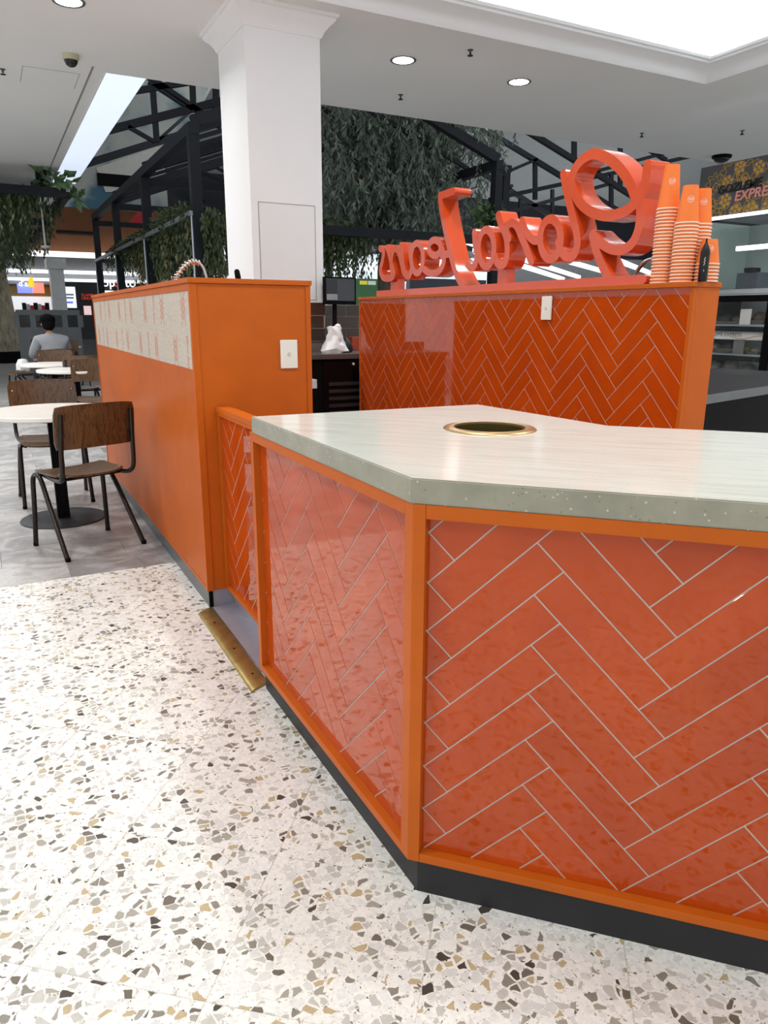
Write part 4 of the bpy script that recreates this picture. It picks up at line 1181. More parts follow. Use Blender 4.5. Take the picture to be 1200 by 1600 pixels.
def dome(p, label, housing, r=.07, eye=True):
    r0 = root('dome_camera', (p.x, p.y, CZ - .1), label, 'camera', 'dome security cameras')
    MB().lathe([(0, 0), (r * 1.05, 0), (r * 1.05, -.03), (r * .9, -.045), (0, -.045)], (p.x, p.y, CZ), 24).build('housing', housing, r0, smooth=40)
    MB().lathe([(r * .85, -.045), (r * .82, -.06), (r * .6, -.085), (r * .3, -.098), (0, -.102)], (p.x, p.y, CZ), 24).build('dome', mat('smoked_dome', srgb(30, 32, 36), .08), r0, smooth=60)
dome(at_z(110, 86, CZ), 'cream dome security camera on the ceiling above the chairs', mat('cream_plastic', srgb(196, 190, 160), .4))
dome(at_z(1128, 243, CZ), 'black dome security camera beside the far right stall sign', BLACK, .13)
h0 = at_z(36, 103, CZ); 
hatch = root('ceiling_hatch', (h0.x + .2, h0.y + .2, CZ - .003), 'square access hatch in the ceiling left of the dome camera', 'hatch')
B(h0.x, h0.y, CZ - .004, h0.x + .50, h0.y + .54, CZ + .002).build('panel', CEILPAINT, hatch, bevel=.001)
hm = MB()
for a in [(-.008, -.008, .508, 0), (-.008, .54, .508, .548), (-.008, 0, 0, .54), (.50, 0, .508, .54)]: hm.box(h0.x + a[0], h0.y + a[1], CZ - .0015, h0.x + a[2], h0.y + a[3], CZ + .001)
hm.build('seam', mat('gap_grey', srgb(170, 168, 165), .8), hatch)

# ================================================================== greenery helpers
rng = random.Random(21)
LEAF_GREY = mat_leaf('olive_grey_leaf', srgb(72, 84, 74), srgb(126, 138, 124))
LEAF_DARK = mat_leaf('dark_vine_leaf', srgb(38, 50, 30), srgb(84, 98, 56))
LEAF_STRAW = mat_leaf('straw_vine', srgb(86, 84, 48), srgb(136, 130, 84))
LEAF_IVY = mat_leaf('ivy_leaf', srgb(46, 74, 40), srgb(104, 132, 84))
def leaf(m, p, d, L, W, up=None):
    """one pointed, folded leaf"""
    d = Vector(d).normalized(); u = Vector((rng.uniform(-1, 1), rng.uniform(-1, 1), rng.uniform(-.4, 1))) if up is None else Vector(up)
    s = d.cross(u)
    if s.length < 1e-4: s = d.orthogonal()
    s.normalize(); n = s.cross(d)
    a = p; b = p + d * L * .45 + s * W * .5 + n * W * .12; c = p + d * L - n * L * .08; e = p + d * L * .45 - s * W * .5 + n * W * .12; mid = p + d * L * .5
    m.add([a, b, c, e, mid], [(0, 1, 4), (1, 2, 4), (0, 4, 3), (4, 2, 3)])
def vines(m, p0, p1, n, lmin, lmax, spread, size, step=.05):
    """strands hanging from a rail"""
    p0 = Vector(p0); p1 = Vector(p1)
    for i in range(n):
        p = p0.lerp(p1, rng.random()) + Vector((rng.uniform(-spread, spread), rng.uniform(-spread, spread), rng.uniform(-.03, .12)))
        L = rng.uniform(lmin, lmax) * (.5 + .5 * abs(math.sin(i * 1.3))); k = 0
        while k < L:
            leaf(m, p + Vector((rng.uniform(-.03, .03), rng.uniform(-.03, .03), -k)), (rng.uniform(-.5, .5), rng.uniform(-.5, .5), -1), size * rng.uniform(.7, 1.4), size * .42)
            k += step * rng.uniform(.6, 1.4)
def clump(m, c, r, n, size, flat=1.0):
    for i in range(n):
        v = Vector((rng.gauss(0, 1), rng.gauss(0, 1), rng.gauss(0, 1) * flat)).normalized() * (rng.random() ** .4)
        p = Vector(c) + Vector((v.x * r[0], v.y * r[1], v.z * r[2]))
        leaf(m, p, (v.x + rng.uniform(-.6, .6), v.y + rng.uniform(-.6, .6), v.z * .5 + rng.uniform(-.8, .5)), size * rng.uniform(.7, 1.3), size * .55)

# ================================================================== steel pergola with hanging plants
GXL = 1.97 * K; GXR = 5.6 * K; RX = (GXL + GXR) / 2
gn = root('steel_pergola', (RX, 15.5, 0), 'black steel pergola of posts and pitched roof bars over the seating hall', 'pergola')
ys = [10.53, 14.0, 17.39, 20.7]
PZ = zk(3.0); RZ = PZ + 1.05
PR0, PR1 = zk(2.26), zk(2.33)
for xx in (GXL, GXR):
    for y in ys:
        B(xx - .07, y - .07, 0, xx + .07, y + .07, PZ).build('post', BLACKSTEEL, gn)
    B(xx - .07, ys[0] - .08, PZ, xx + .07, ys[-1] + .08, PZ + .14).build('top_beam', BLACKSTEEL, gn)
    B(xx - .11, ys[0] - .06, PR0, xx - .071, ys[-1] + .06, PR0 + .06).build('planter_rail', mat('pale_steel_rail', srgb(150, 152, 160), .35, .4), gn)
for y in ys[1:]:
    B(GXL, y - .04, PZ - .13, GXR, y + .04, PZ - .005).build('cross_beam', BLACKSTEEL, gn)
y = ys[0]; i = 0
while y < ys[-1] + .1:
    w_ = .12 if i % 4 == 0 else .05
    for xx in (GXL, GXR): MB().bar((xx, y, PZ + .16), (RX, y, RZ), w_, w_ * 1.2).build('rafter', BLACKSTEEL, gn)
    y += .86; i += 1
B(GXL, ys[0] - .06, PR0 - .14, GXR, ys[0] + .06, PR0 - .01).build('planter_beam', BLACKSTEEL, gn)
B(GXL, ys[-1] - .04, PR0, GXR, ys[-1] + .04, PR1).build('planter_beam', BLACKSTEEL, gn)
for y in ys:   # pale conduits on the posts
    MB().tube([(GXL - .085, y - .03, .9), (GXL - .085, y - .03, PR0)], .015, 6).build('conduit', mat('pale_conduit', srgb(190, 194, 204), .3, .4), gn)
# hanging plants of the pergola, left run and front run
hp_ = root('hanging_vines', (GXL, 15.5, PR0), 'dark trailing vines hanging from the left rail of the pergola', 'plants')
m = MB()
for ya, yb, n_, l0, l1 in ((10.3, 12.6, 330, .35, 1.15), (12.6, 15.0, 230, .25, .8), (15.0, 17.6, 150, .12, .5), (17.6, 20.6, 90, .05, .25)):
    vines(m, (GXL + .16, ya, PR0), (GXL + .16, yb, PR0), n_, l0, l1, .16, .085, .05)
clump(m, (GXL + .02, 12.0, PR1 + .06), (.20, 1.6, .13), 520, .085)
for k_ in range(9): clump(m, (GXL - .10, rng.uniform(10.7, 19), PR0 + .05), (.05, .16, .07), 26, .08); clump(m, (GXL + .1, 16.4, PR1 + .03), (.14, 3.4, .07), 420, .08)
tag(m.build('foliage', LEAF_DARK, hp_, fixn=False), kind='stuff')
m = MB(); vines(m, (GXL + .14, 10.5, PR0 - .1), (GXL + .14, 16, PR0 - .1), 110, .6, 1.1, .16, .10, .06)
tag(m.build('dry_strands', LEAF_STRAW, hp_, fixn=False), kind='stuff')
hp2 = root('hanging_vines', (4.3, 10.7, PR0 - .05), 'trailing vines hanging under the tree right of the column', 'plants')
m = MB(); vines(m, (GXL + .4, 10.75, PR0 - .1), (5.3, 10.75, PR0 - .1), 420, .25, 1.0, .2, .09, .055); clump(m, (3.9, 10.8, PR0 + .04), (1.3, .3, .13), 700, .10)
tag(m.build('foliage', LEAF_DARK, hp2, fixn=False), kind='stuff')
m = MB(); vines(m, (GXL + .3, 10.7, PR0 - .2), (4.4, 10.7, PR0 - .2), 70, .5, .95, .16, .10, .06)
tag(m.build('dry_strands', LEAF_STRAW, hp2, fixn=False), kind='stuff')

# ================================================================== the grey-leaved tree behind the column
TC = at_y(606, 400, 12.4); TCX, TCY = TC.x, TC.y
tree = root('olive_tree', (TCX, TCY, 0), 'tall tree with drooping grey-green leaves behind the white column', 'tree')
BARK = mat_bark('grey_bark', srgb(58, 52, 46), srgb(112, 102, 90))
m = MB()
m.tube(catmull([(TCX, TCY, 0), (TCX + .02, TCY, 1.0), (TCX - .04, TCY, 2.1), (TCX + .04, TCY, 2.8), (TCX + .06, TCY + .05, 3.8), (TCX - .02, TCY, 5.0)], 5), [.19 - .0036 * i for i in range(26)], 12)
m.build('trunk', BARK, tree, smooth=60)
tips = []
for i in range(34):
    a = i * 2.399; zb = 2.5 + 2.1 * (i / 34); rr = rng.uniform(1.1, 1.95) * (1.0 if zb < 4.2 else .8)
    s = Vector((TCX + .02, TCY, zb)); e = Vector((TCX + rr * math.cos(a), TCY + rr * math.sin(a), zb + rng.uniform(.4, 1.2)))
    mid = s.lerp(e, .5) + Vector((0, 0, rng.uniform(0, .15)))
    pth = catmull([s, mid, e], 5); n = len(pth)
    MB().tube(pth, [.045 * (1 - .75 * k / (n - 1)) for k in range(n)], 7).build('branch', BARK, tree, smooth=60)
    tips += [(pth[k], (e - s).normalized()) for k in range(2, n)]
m = MB()
for p, d in tips:
    for k in range(9):
        q = p + Vector((rng.gauss(0, .26), rng.gauss(0, .26), rng.gauss(0, .2)))
        L = rng.uniform(.2, .6); nn = int(L / .03)
        lean = Vector((rng.uniform(-.5, .5), rng.uniform(-.5, .5), -1)).normalized()
        for j in range(nn):
            leaf(m, q + lean * (j * .03), lean + Vector((rng.uniform(-.8, .8), rng.uniform(-.8, .8), rng.uniform(-.5, .4))), rng.uniform(.09, .15), .03)
tag(m.build('foliage', LEAF_GREY, tree, fixn=False), kind='stuff')
bs = at_y(768, 338, 10.62)
ivb = root('leafy_plant', (bs.x, bs.y, PR0), 'small bright green plant behind the letter J of the sign', 'plant')
m = MB(); clump(m, (bs.x - .05, bs.y, bs.z), (.26, .2, .2), 300, .11); tag(m.build('foliage', LEAF_IVY, ivb, fixn=False), kind='stuff')
MB().lathe([(0, 0), (.09, 0), (.12, .14), (.11, .14), (0, .12)], (bs.x - .05, 10.53, PR0 - .009), 18).build('pot', BLACKSTEEL, ivb, smooth=40)

# ================================================================== hanging planter and stone-barked tree at the far left
pl = root('hanging_planter', (-.4, 17.0, 3.0), 'black hanging planter frame overflowing with ivy at the far left', 'planter')
HZ = zk(2.72); c0 = at_z(103, 302, HZ); X1 = c0.x; Y0 = c0.y
for xx in (X1, X1 - 3.0): B(xx - .05, Y0, HZ - .08, xx + .05, Y0 + 9, HZ + .08).build('side_beam', BLACKSTEEL, pl)
for k in range(5): B(X1 - 3.0, Y0 + k * 2.2 - .04, HZ - .07, X1, Y0 + k * 2.2 + .06, HZ + .07).build('cross_beam', BLACKSTEEL, pl)
for k in (0, 1):
    hx = at_z(78 - 40 * k, 290 + 10 * k, 2.8)
    B(X1 - .40, Y0 + .3 + k * 1.3, HZ + .07, X1 - .22, Y0 + .48 + k * 1.3, CZ - .0005).build('hanger', BLACKSTEEL, pl)
B(X1 - .055, Y0 - .014, HZ + .02, X1 + .065, Y0 + .3, HZ + .1).build('end_plate', mat('pale_steel_rail', srgb(150, 152, 160), .35, .4), pl)
m = MB(); vines(m, (X1 - 2.9, Y0 + .2, HZ), (X1 - .35, Y0 + .2, HZ), 260, .1, .7, .25, .10, .06)
vines(m, (X1 - 1.2, Y0 + 1, HZ), (X1 - 1.0, Y0 + 8, HZ), 520, .15, 1.2, .7, .11, .07); clump(m, (X1 - 1.5, Y0 + 2.5, HZ + .05), (1.3, 2.3, .2), 1500, .13)
vines(m, (X1 - .05, Y0 + .3, HZ), (X1 - .05, Y0 + 8.5, HZ), 60, .05, .35, .06, .10, .06)
tag(m.build('foliage', LEAF_DARK, pl, fixn=False), kind='stuff')
m = MB(); clump(m, (X1 - .16, Y0 + .12, HZ + .18), (.26, .18, .16), 46, .22); clump(m, (X1 + .14, Y0 + .06, HZ - .03), (.11, .11, .14), 16, .2)
tag(m.build('broad_leaves', LEAF_IVY, pl, fixn=False), kind='stuff')
tk = at_z(5, 566, 0)
tt = root('stone_bark_tree', (tk.x, tk.y, 0), 'thick pale-barked tree trunk at the far left edge', 'tree')
k_ = tk.length / 1141
m = MB(); ztop = 4.2
pts = []; rad = []
for i in range(15):
    f = i / 14; z = f * ztop
    pts.append((tk.x - .10 * f + .05 * math.sin(f * 5), tk.y, z)); rad.append((22 - 4 * f) * k_ * (1 + .03 * math.sin(f * 9)) * (1.12 if i == 0 else 1))
m.tube(pts, rad, 20); m.build('trunk', mat_bark('pale_stone_bark', srgb(112, 104, 88), srgb(176, 166, 142)), tt, smooth=60)
MB().lathe([(0, 0), (rad[0] * 1.25, 0), (rad[0] * 1.25, .30), (rad[0] * 1.02, .31), (0, .31)], (tk.x, tk.y, 0), 28).build('base_ring', BLACK, tt, smooth=40)
m = MB()
for i in range(60):
    a = rng.uniform(0, 6.28); p0 = Vector((tk.x - .1, tk.y, 3.4)); p1 = p0 + Vector((math.cos(a) * 1.6, math.sin(a) * .8, rng.uniform(.1, .7)))
    vines(m, p0.lerp(p1, .4), p1, 6, .2, .9, .2, .16, .08)
tag(m.build('foliage', LEAF_DARK, tt, fixn=False), kind='stuff')

# ================================================================== roof trusses
def truss(name, label, Y, bars, w=.07):
    c = at_y(sum(b[0] for b in bars) / len(bars), sum(b[1] for b in bars) / len(bars), Y)
    r0 = root(name, (c.x, Y, c.z), label, 'truss', 'black roof trusses')
    for i, b in enumerate(bars):
        p = at_y(b[0], b[1], Y); q = at_y(b[2], b[3], Y); ww = (b[4] if len(b) > 4 else w) * .9
        MB().bar(p, q, .09, ww, up=(0, 1, 0) if abs((q - p).normalized().z) > .98 else (0, 0, 1)).build('chord' if ww >= .08 else 'web', BLACKSTEEL, r0)
truss('roof_truss', 'black roof truss in the opening left of the column', 13.5,
      [(200, 144, 420, 108, .10), (140, 211, 420, 139, .13), (232, 120, 345, 198, .10), (232, 128, 300, 172, .06), (238, 130, 245, 222, .07), (300, 118, 302, 165, .08), (337, 110, 337, 196, .09), (200, 198, 242, 222, .06)])
truss('roof_truss', 'long low black truss chord above the pergola', 17.0, [(60, 279, 420, 168, .15), (244, 222, 300, 172, .07), (338, 150, 338, 197, .12)])
truss('roof_truss', 'black roof truss behind the tree and the letters, upper', 13.0,
      [(700, 168, 985, 341, .10), (772, 205, 772, 300, .06), (836, 249, 836, 312, .06), (794, 268, 838, 249, .06), (765, 312, 1100, 240, .09), (905, 297, 905, 282, .06)])
truss('roof_truss', 'black roof truss crossing behind the big loop', 11.6,
      [(800, 190, 1075, 360, .10), (897, 190, 897, 248, .07), (930, 268, 1130, 215, .07), (969, 190, 969, 290, .06), (955, 272, 955, 330, .05), (1000, 225, 1040, 250, .07)])
truss('roof_truss', 'black roof truss farthest back behind the letters', 16.2,
      [(740, 262, 880, 350, .12), (750, 345, 960, 285, .10), (813, 309, 813, 352, .07), (863, 296, 863, 340, .07), (905, 285, 905, 330, .07), (745, 330, 800, 290, .08)])
ps = at_y(789.5, 268, 12.2)
o = root('steel_post', (ps.x, 12.2, 0), 'thick black steel post behind the letter J', 'post')
B(ps.x - .075, 12.13, 0, ps.x + .075, 12.27, ps.z).build('shaft', BLACKSTEEL, o); B(ps.x - .4, 12.12, ps.z - .02, ps.x + .09, 12.28, ps.z + .1).build('bracket', BLACKSTEEL, o)

# mural on the bulkhead left of the column
MY = 23.5
mu = root('mural_bulkhead', (at_y(240, 230, MY).x, MY, 3.6), 'dim painted bulkhead with clouds, a pale ship hull and a red patch', 'mural')
a = at_y(60, 320, MY); b = at_y(420, 90, MY)
k = NT('mural_paint'); co = k.coords('World'); nz = k.noise(co, .55, 4, .5)
rp = k.ramp(nz.outputs[0], [(.42, srgb(62, 96, 112)), (.5, srgb(150, 156, 152)), (.62, srgb(176, 172, 162))]); k.l(rp.outputs[0], k.b.inputs['Base Color']); k.b.inputs['Roughness'].default_value = .9
B(a.x, MY, a.z, b.x, MY + .1, 8.19).build('wall', k.m, mu)
def mp(px, py): p = at_y(px, py, MY - .03); return (p.x, p.z)
def flat(pts, m_, nm, d=.02): MB().prism([mp(*q) for q in pts], lambda u, v, w: (u, MY - .03 + w, v), 0, .03 - d).build(nm, m_, mu)
flat([(150, 262), (260, 225), (345, 200), (345, 262), (230, 300), (165, 300)], mat('ship_grey', srgb(186, 184, 178), .8), 'hull')
B(at_y(152, 283, MY).x, MY - .05, at_y(152, 290, MY).z, at_y(206, 283, MY).x, MY - .03, at_y(206, 275, MY).z).build('black_band', BLACK, mu)
flat([(196, 352), (220, 326), (248, 330), (246, 352)], mat('red_paint', srgb(168, 40, 44), .7), 'red_patch')
flat([(300, 192), (345, 180), (345, 226), (312, 236)], mat('mustard_paint', srgb(190, 170, 60), .8), 'yellow_patch')
# terracotta bulkhead
TBY = 25.2
a = at_y(-40, 402, TBY); b = at_y(345, 322, TBY); a.z = at_y(130, 398, TBY).z
o = B(a.x, TBY, a.z, b.x, TBY + .2, b.z).build('wall_terracotta', mat('terracotta_paint', srgb(150, 98, 66), .8)); tag(o, 'terracotta bulkhead above the far shops', 'wall', kind='structure')
a = at_y(88, 362, TBY - .048); b = at_y(150, 365, TBY - .048)
o = MB().tube([(a.x, a.y, a.z), (b.x, b.y, a.z)], .05, 8).build('dark_pipe', BLACKSTEEL, smooth=50); tag(o, 'thin dark pipe across the terracotta bulkhead', 'pipe')
pj = at_y(71, 386, 15.0)
o = root('ceiling_sensor', (pj.x, pj.y, pj.z), 'white round sensor hanging on a thin rod at the far left', 'sensor')
MB().lathe([(0, -.03), (.05, -.02), (.08, .0), (.075, .02), (0, .03)], (pj.x, pj.y, pj.z), 18).build('disc', PLASTIC, o, smooth=40)
MB().tube([(pj.x, pj.y, pj.z + .02), (pj.x - .0, pj.y, CZ)], .016, 8).build('rod', PLASTIC, o, smooth=50)

# ================================================================== far food shops
SY = 26.6
def far_box(name, px0, py0, px1, py1, m_, parent, Y=SY, d=.1, label=None):
    xc = (max(px0, 0) + min(px1, 260 if px0 < 260 else px1)) / 2
    a = at_y(px0, py1, Y); b = at_y(px1, py0, Y)
    return B(a.x, Y, at_y(xc, py1, Y).z, b.x, Y + d, at_y(xc, py0, Y).z).build(name, m_, parent)
TUBE = emit('fluorescent', (.95, .98, 1, 1), 1.7)
FARTUBE = emit('far_strip_light', (.95, .98, 1, 1), 1.1)
PILLARW = mat('pillar_white', srgb(214, 216, 216), .6)
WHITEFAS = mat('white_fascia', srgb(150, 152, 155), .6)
fs0 = root('shop_canopy', (at_y(180, 420, SY).x, SY - 1, 2.8), 'long white canopy with rows of strip lights above the far shops', 'canopy')
far_box('soffit', -60, 404, 360, 446, WHITEFAS, fs0, SY - .4)
for py0, py1 in ((423, 428.5), (436, 440.5)): far_box('strip_light', -60, py0, 360, py1, FARTUBE, fs0, SY - .55, .1)
far_box('light_shelf', 20, 394.5, 350, 402.5, FARTUBE, fs0, TBY - .3, .3)
sh1 = root('burger_shop', (at_y(50, 480, SY).x, SY - .6, 0), 'far burger shop front with glowing menu screens beside the tree trunk', 'shop')
far_box('back_wall', -40, 446, 86, 486, mat('ochre_wall', srgb(150, 120, 50), .7), sh1, SY - .3)
far_box('counter_glow', -40, 463, 80, 487, emit('kitchen_white', (.9, .92, .9, 1), .7), sh1, SY - .4, .05)
far_box('menu_screen', 28, 444, 51, 458, emit('menu_blue', srgb(120, 130, 235), 1.4), sh1, SY - .6, .06)
far_box('menu_screen', 51, 442, 68, 458, emit('menu_red', srgb(225, 130, 110), 1.3), sh1, SY - .6, .06)
far_box('menu_screen', -40, 462, 2, 476, emit('menu_blue', srgb(120, 130, 235), 1.4), sh1, SY - .6, .06)
for i in range(7): far_box('machine', 36 + i * 6, 473 + (i % 3) * 2, 40.5 + i * 6, 488, [BLACKSTEEL, STEEL, mat('red_carton', srgb(200, 50, 50), .6)][i % 3], sh1, SY - .8, .2)
far_box('counter', -60, 487, 90, 530, mat('far_counter_grey', srgb(120, 116, 110), .6), sh1, SY - 1.0, .4)
q = at_y(29, 447, SY - .7); u = (at_y(48, 447, SY - .7) - q).length
text('sign_text', "d's", u * .72, emit('sign_white', (1, 1, 1, 1), 1.6), frame_matrix(q, (1, 0, 0), (0, 0, 1)), sh1, .02); fixparent(sh1.children[-1]) if sh1.children else None
for o_ in [x for x in COL.objects if x.parent == sh1]: fixparent(o_)
yl = [(47 + .0, 447), (47.5, 440), (49, 436), (50.5, 447)]
m = MB(); m.tube(catmull([at_y(46.5, 448, SY - .72), at_y(47.5, 438, SY - .72), at_y(49, 436, SY - .72), at_y(50.5, 448, SY - .72)], 5), .06, 6); m.build('yellow_emblem', emit('emblem_yellow', srgb(240, 200, 40), 1.0), sh1, smooth=50)
o = root('white_pillar', (at_y(92, 480, SY - 1.6).x, SY - 1.6, 0), 'white pillar between the burger shop and the black shop', 'pillar')
a = at_y(86, 500, SY - 1.6); b = at_y(97.5, 404, SY - 1.6)
B(a.x, SY - 1.6, 0, b.x, SY - 1.0, b.z).build('shaft', PILLARW, o); B(a.x - .08, SY - 1.68, b.z - .3, b.x + .08, SY - .92, b.z).build('head', PILLARW, o)
sh2 = root('chicken_shop', (at_y(180, 480, SY).x, SY - .6, 0), 'far black shop front with a white lower-case name sign', 'shop')
far_box('fascia', 92, 442, 330, 500, mat('shop_black', srgb(20, 21, 26), .5), sh2, SY - .9)
far_box('counter', 92, 486, 330, 530, mat('shop_counter_dark', srgb(46, 46, 50), .5), sh2, SY - 1.3, .4)
far_box('poster_screen', 97, 448, 117, 481, emit('poster_light', srgb(206, 214, 236), 1.3), sh2, SY - 1.0, .06)
for py in (459, 464): far_box('poster_band', 99, py, 115, py + 2.6, emit('poster_dark', srgb(96, 104, 120), .6), sh2, SY - 1.03, .03)
far_box('poster_band', 100, 471, 114, 474, emit('poster_blue', srgb(90, 110, 210), .9), sh2, SY - 1.03, .03)
far_box('menu_panel', 132, 478, 142, 492, emit('menu_pale', srgb(220, 190, 190), .9), sh2, SY - 1.4, .05)
far_box('menu_panel', 158, 454, 178, 464, emit('menu_pale2', srgb(235, 235, 235), 1.2), sh2, SY - 1.4, .05)
q = at_y(160, 447.5, SY - 1.05); u = (at_y(206, 447.5, SY - 1.05) - q).length; QZ = q.z
text('sign_text', 'op', u * .40, emit('sign_white', (1, 1, 1, 1), 1.6), frame_matrix(q, (1, 0, 0), (0, 0, 1)), sh2, .02, 0, 1.05)
q2 = at_y(178, 447.5, SY - 1.05); q2.z = QZ; text('sign_text', 'o', u * .40, emit('sign_red', srgb(200, 60, 60), 1.0), frame_matrix(q2, (1, 0, 0), (0, 0, 1)), sh2, .02)
q2 = at_y(188, 447.5, SY - 1.05); q2.z = QZ; text('sign_text', 'rto', u * .40, emit('sign_white', (1, 1, 1, 1), 1.6), frame_matrix(q2, (1, 0, 0), (0, 0, 1)), sh2, .02, 0, 1.05)
q2 = at_y(127.5, 463, SY - 1.05)
for i, tx in enumerate(('FLAME', 'GRILLED')):
    q2 = at_y(127.5, 463 + i * 5, SY - 1.05); text('sign_text', tx, u * .13, emit('neon_red', srgb(190, 60, 40), .7), frame_matrix(q2, (1, 0, 0), (0, 0, 1)), sh2, .01)
for o_ in [x for x in COL.objects if x.parent == sh2]: fixparent(o_)
# bright shops seen through the gap under the sign
sh3 = root('bright_shop', (at_y(650, 450, SY).x, SY, 0), 'bright white far shop seen under the script letters', 'shop')
far_box('lit_wall', 345, 395, 800, 470, emit('shop_glow', (.80, .85, .9, 1), .3), sh3, SY - .2)
for py in (404, 418, 436, 452): far_box('strip_light', 345, py, 800, py + 3, FARTUBE, sh3, SY - .4)
far_box('counter', 345, 466, 800, 540, mat('far_counter_grey', srgb(120, 116, 110), .6), sh3, SY - .5, .3)
far_box('cabinet', 640, 436, 760, 470, mat('slate_panel', srgb(60, 66, 78), .5), sh3, SY - .8, .3)
# row of raking light rails
lr = root('light_rails', (13, 20.0, 2.4), 'raking rows of white light rails far behind the script letters', 'light')
for (pa, ya, xa), (pb, yb, xb) in [(((732, 378, 0)), (905, 433, 0)), ((742, 392, 0), (880, 436, 0)), ((830, 392, 0), (985, 436, 0)), ((960, 405, 0), (1030, 432, 0))]:
    p = at_y(pa, ya, 17.0)
    q = at_y(pb, yb, 26.0)
    MB().bar(p, q, .13, .13).build('rail', TUBE, lr)
for i, (x, y, z) in enumerate(((9, 12.4, 6.1), (15, 13, 5.9), (4.3, 15, 7.0))):  # added lamps, out of view, to brighten the hall roof and trusses
    hb = root('added_hall_lamp', (x, y, z), 'added unseen lamp under the hall roof, above the picture', 'lamp', 'added hall lamps')
    MB().lathe([(0, .16), (.06, .16), (.2, .06), (.24, 0), (.22, 0), (0, .03)], (x, y, z), 24).build('shade', BLACKSTEEL, hb, smooth=40)
    l = bpy.data.lights.new('added_hall_glow', 'POINT'); l.energy = 150; l.shadow_soft_size = .15; l.color = (.95, .98, 1)
    lo = bpy.data.objects.new('added_hall_glow', l); COL.objects.link(lo); lo.location = (x, y, z - .2); lo.parent = hb; fixparent(lo)
    MB().tube([(x, y, z + .16), (x, y, 8.19 if x < 4.6 else 7.17 - (y - 8.5) * .176)], .012, 6).build('cable', BLACKSTEEL, hb)

# grey partition with windows
PYY = 19.5
pt = root('grey_partition', (at_y(85, 500, PYY).x, PYY, 0), 'low grey partition with rounded windows behind the seated person', 'partition')
a = at_y(33, 560, PYY); b = at_y(124, 484.5, PYY)
B(a.x, PYY, 0, b.x, PYY + .06, b.z - .40).build('lower_panel', mat('partition_grey', srgb(128, 132, 134), .6), pt)
B(a.x, PYY, b.z - .12, b.x, PYY + .06, b.z).build('top_rail', mat('partition_grey', srgb(128, 132, 134), .6), pt)
n = 4
for i in range(n + 1):
    x = a.x + (b.x - a.x) * i / n; B(x - .06, PYY + .002, b.z - .40, x + .06, PYY + .058, b.z - .12).build('mullion', mat('partition_grey', srgb(128, 132, 134), .6), pt)
for i in range(n):
    x0 = a.x + (b.x - a.x) * i / n + .06; x1 = a.x + (b.x - a.x) * (i + 1) / n - .06
    B(x0, PYY + .025, b.z - .40, x1, PYY + .035, b.z - .12).build('pane', mat('smoked_pane', srgb(70, 74, 76), .1, alpha=.75), pt)

# ================================================================== food stall at the far right
GX0 = 7.6
gz = root('food_stall', (7.9, 5.3, 0), 'far right food stall with glazed display cabinet and lit sign edge', 'food stall')
YA, YB = 3.4, 6.42
def gx(px, py): return at_x(px, py, GX0)
B(GX0 - .02, YA, 0, 8.5, YB, .585).build('plinth', BLACK, gz)
B(GX0 - .035, YA, .586, 8.5, YB, .635).build('sill', STEEL, gz, bevel=.004)
B(8.44, YA, .635, 8.5, YB, 2.40).build('back_panel', mat('sage_glass_back', srgb(150, 168, 164), .3), gz)
B(GX0, YB - .02, 1.65, 8.44, YB, 2.40).build('side_glass', mat('sage_side', srgb(140, 160, 155), .15), gz)
B(GX0, YB - .03, .635, 8.44, YB, 1.648).build('side_panel', BLACK, gz)
for z, nm in ((.885, 'shelf'), (1.215, 'shelf'), (1.575, 'shelf')):
    B(GX0 + .03, YA, z, 8.43, YB - .031, z + .02).build(nm, STEEL, gz); B(GX0 + .015, YA, z - .06, GX0 + .03, YB - .031, z - .004).build('shelf_edge', BLACK if z < 1.5 else STEEL, gz)
for z in (1.19, 1.55, .862): B(8.30, YA + .1, z, 8.34, YB - .15, z + .008).build('shelf_light', FARTUBE, gz)
B(8.425, YA, .64, 8.438, YB - .04, 1.56).build('inner_back', mat('grey_case_lining', srgb(150, 154, 154), .5), gz)
B(GX0, YA, 1.485, GX0 + .025, YB, 1.555).build('black_band', BLACK, gz)
B(GX0 - .01, YA, 1.57, GX0 + .012, YB, 1.625).build('steel_band', STEEL, gz, bevel=.004)
by0 = gx(1192, 560).y
B(GX0 - .012, by0 - .06, .636, GX0 + .03, by0 + .03, 1.484).build('mullion', BLACK, gz)
B(GX0 + .2, YA, 2.06, GX0 + .25, YB - .35, 2.11).build('tube_light', TUBE, gz)
GLASS = mat('clear_pane', (.2, .24, .24, 1), .02, alpha=.07)
B(GX0 + .001, YA, .637, GX0 + .007, by0 - .061, 1.484).build('pane', GLASS, gz); B(GX0 + .001, by0 + .031, .637, GX0 + .007, YB - .031, 1.484).build('pane', GLASS, gz)
B(GX0 + .001, YA, 1.627, GX0 + .007, YB - .021, 2.38).build('pane', GLASS, gz)
# white name strip under the second shelf
WB = mat('white_board', srgb(228, 228, 224), .5)
B(GX0 + .05, YA, 1.065, GX0 + .06, YB - .1, 1.165).build('name_strip', WB, gz)
tm = frame_matrix((GX0 + .047, YB - .16, 1.10), (0, -1, 0), (0, 0, 1))
t1 = text('strip_text', 'GOZLEME EXPRESS', .062, mat('strip_ink', srgb(90, 88, 84), .6), tm, gz)
m = MB(); m.stroke([(-(YB - .55 - .5 * i / 14), 1.095 - .02 * math.sin(i * .42)) for i in range(15)], .008, lambda u, v, w: (GX0 + .048 - w, -u, v), 0, .001); m.build('swoosh', mat('gold_ink', srgb(180, 150, 70), .6), gz)
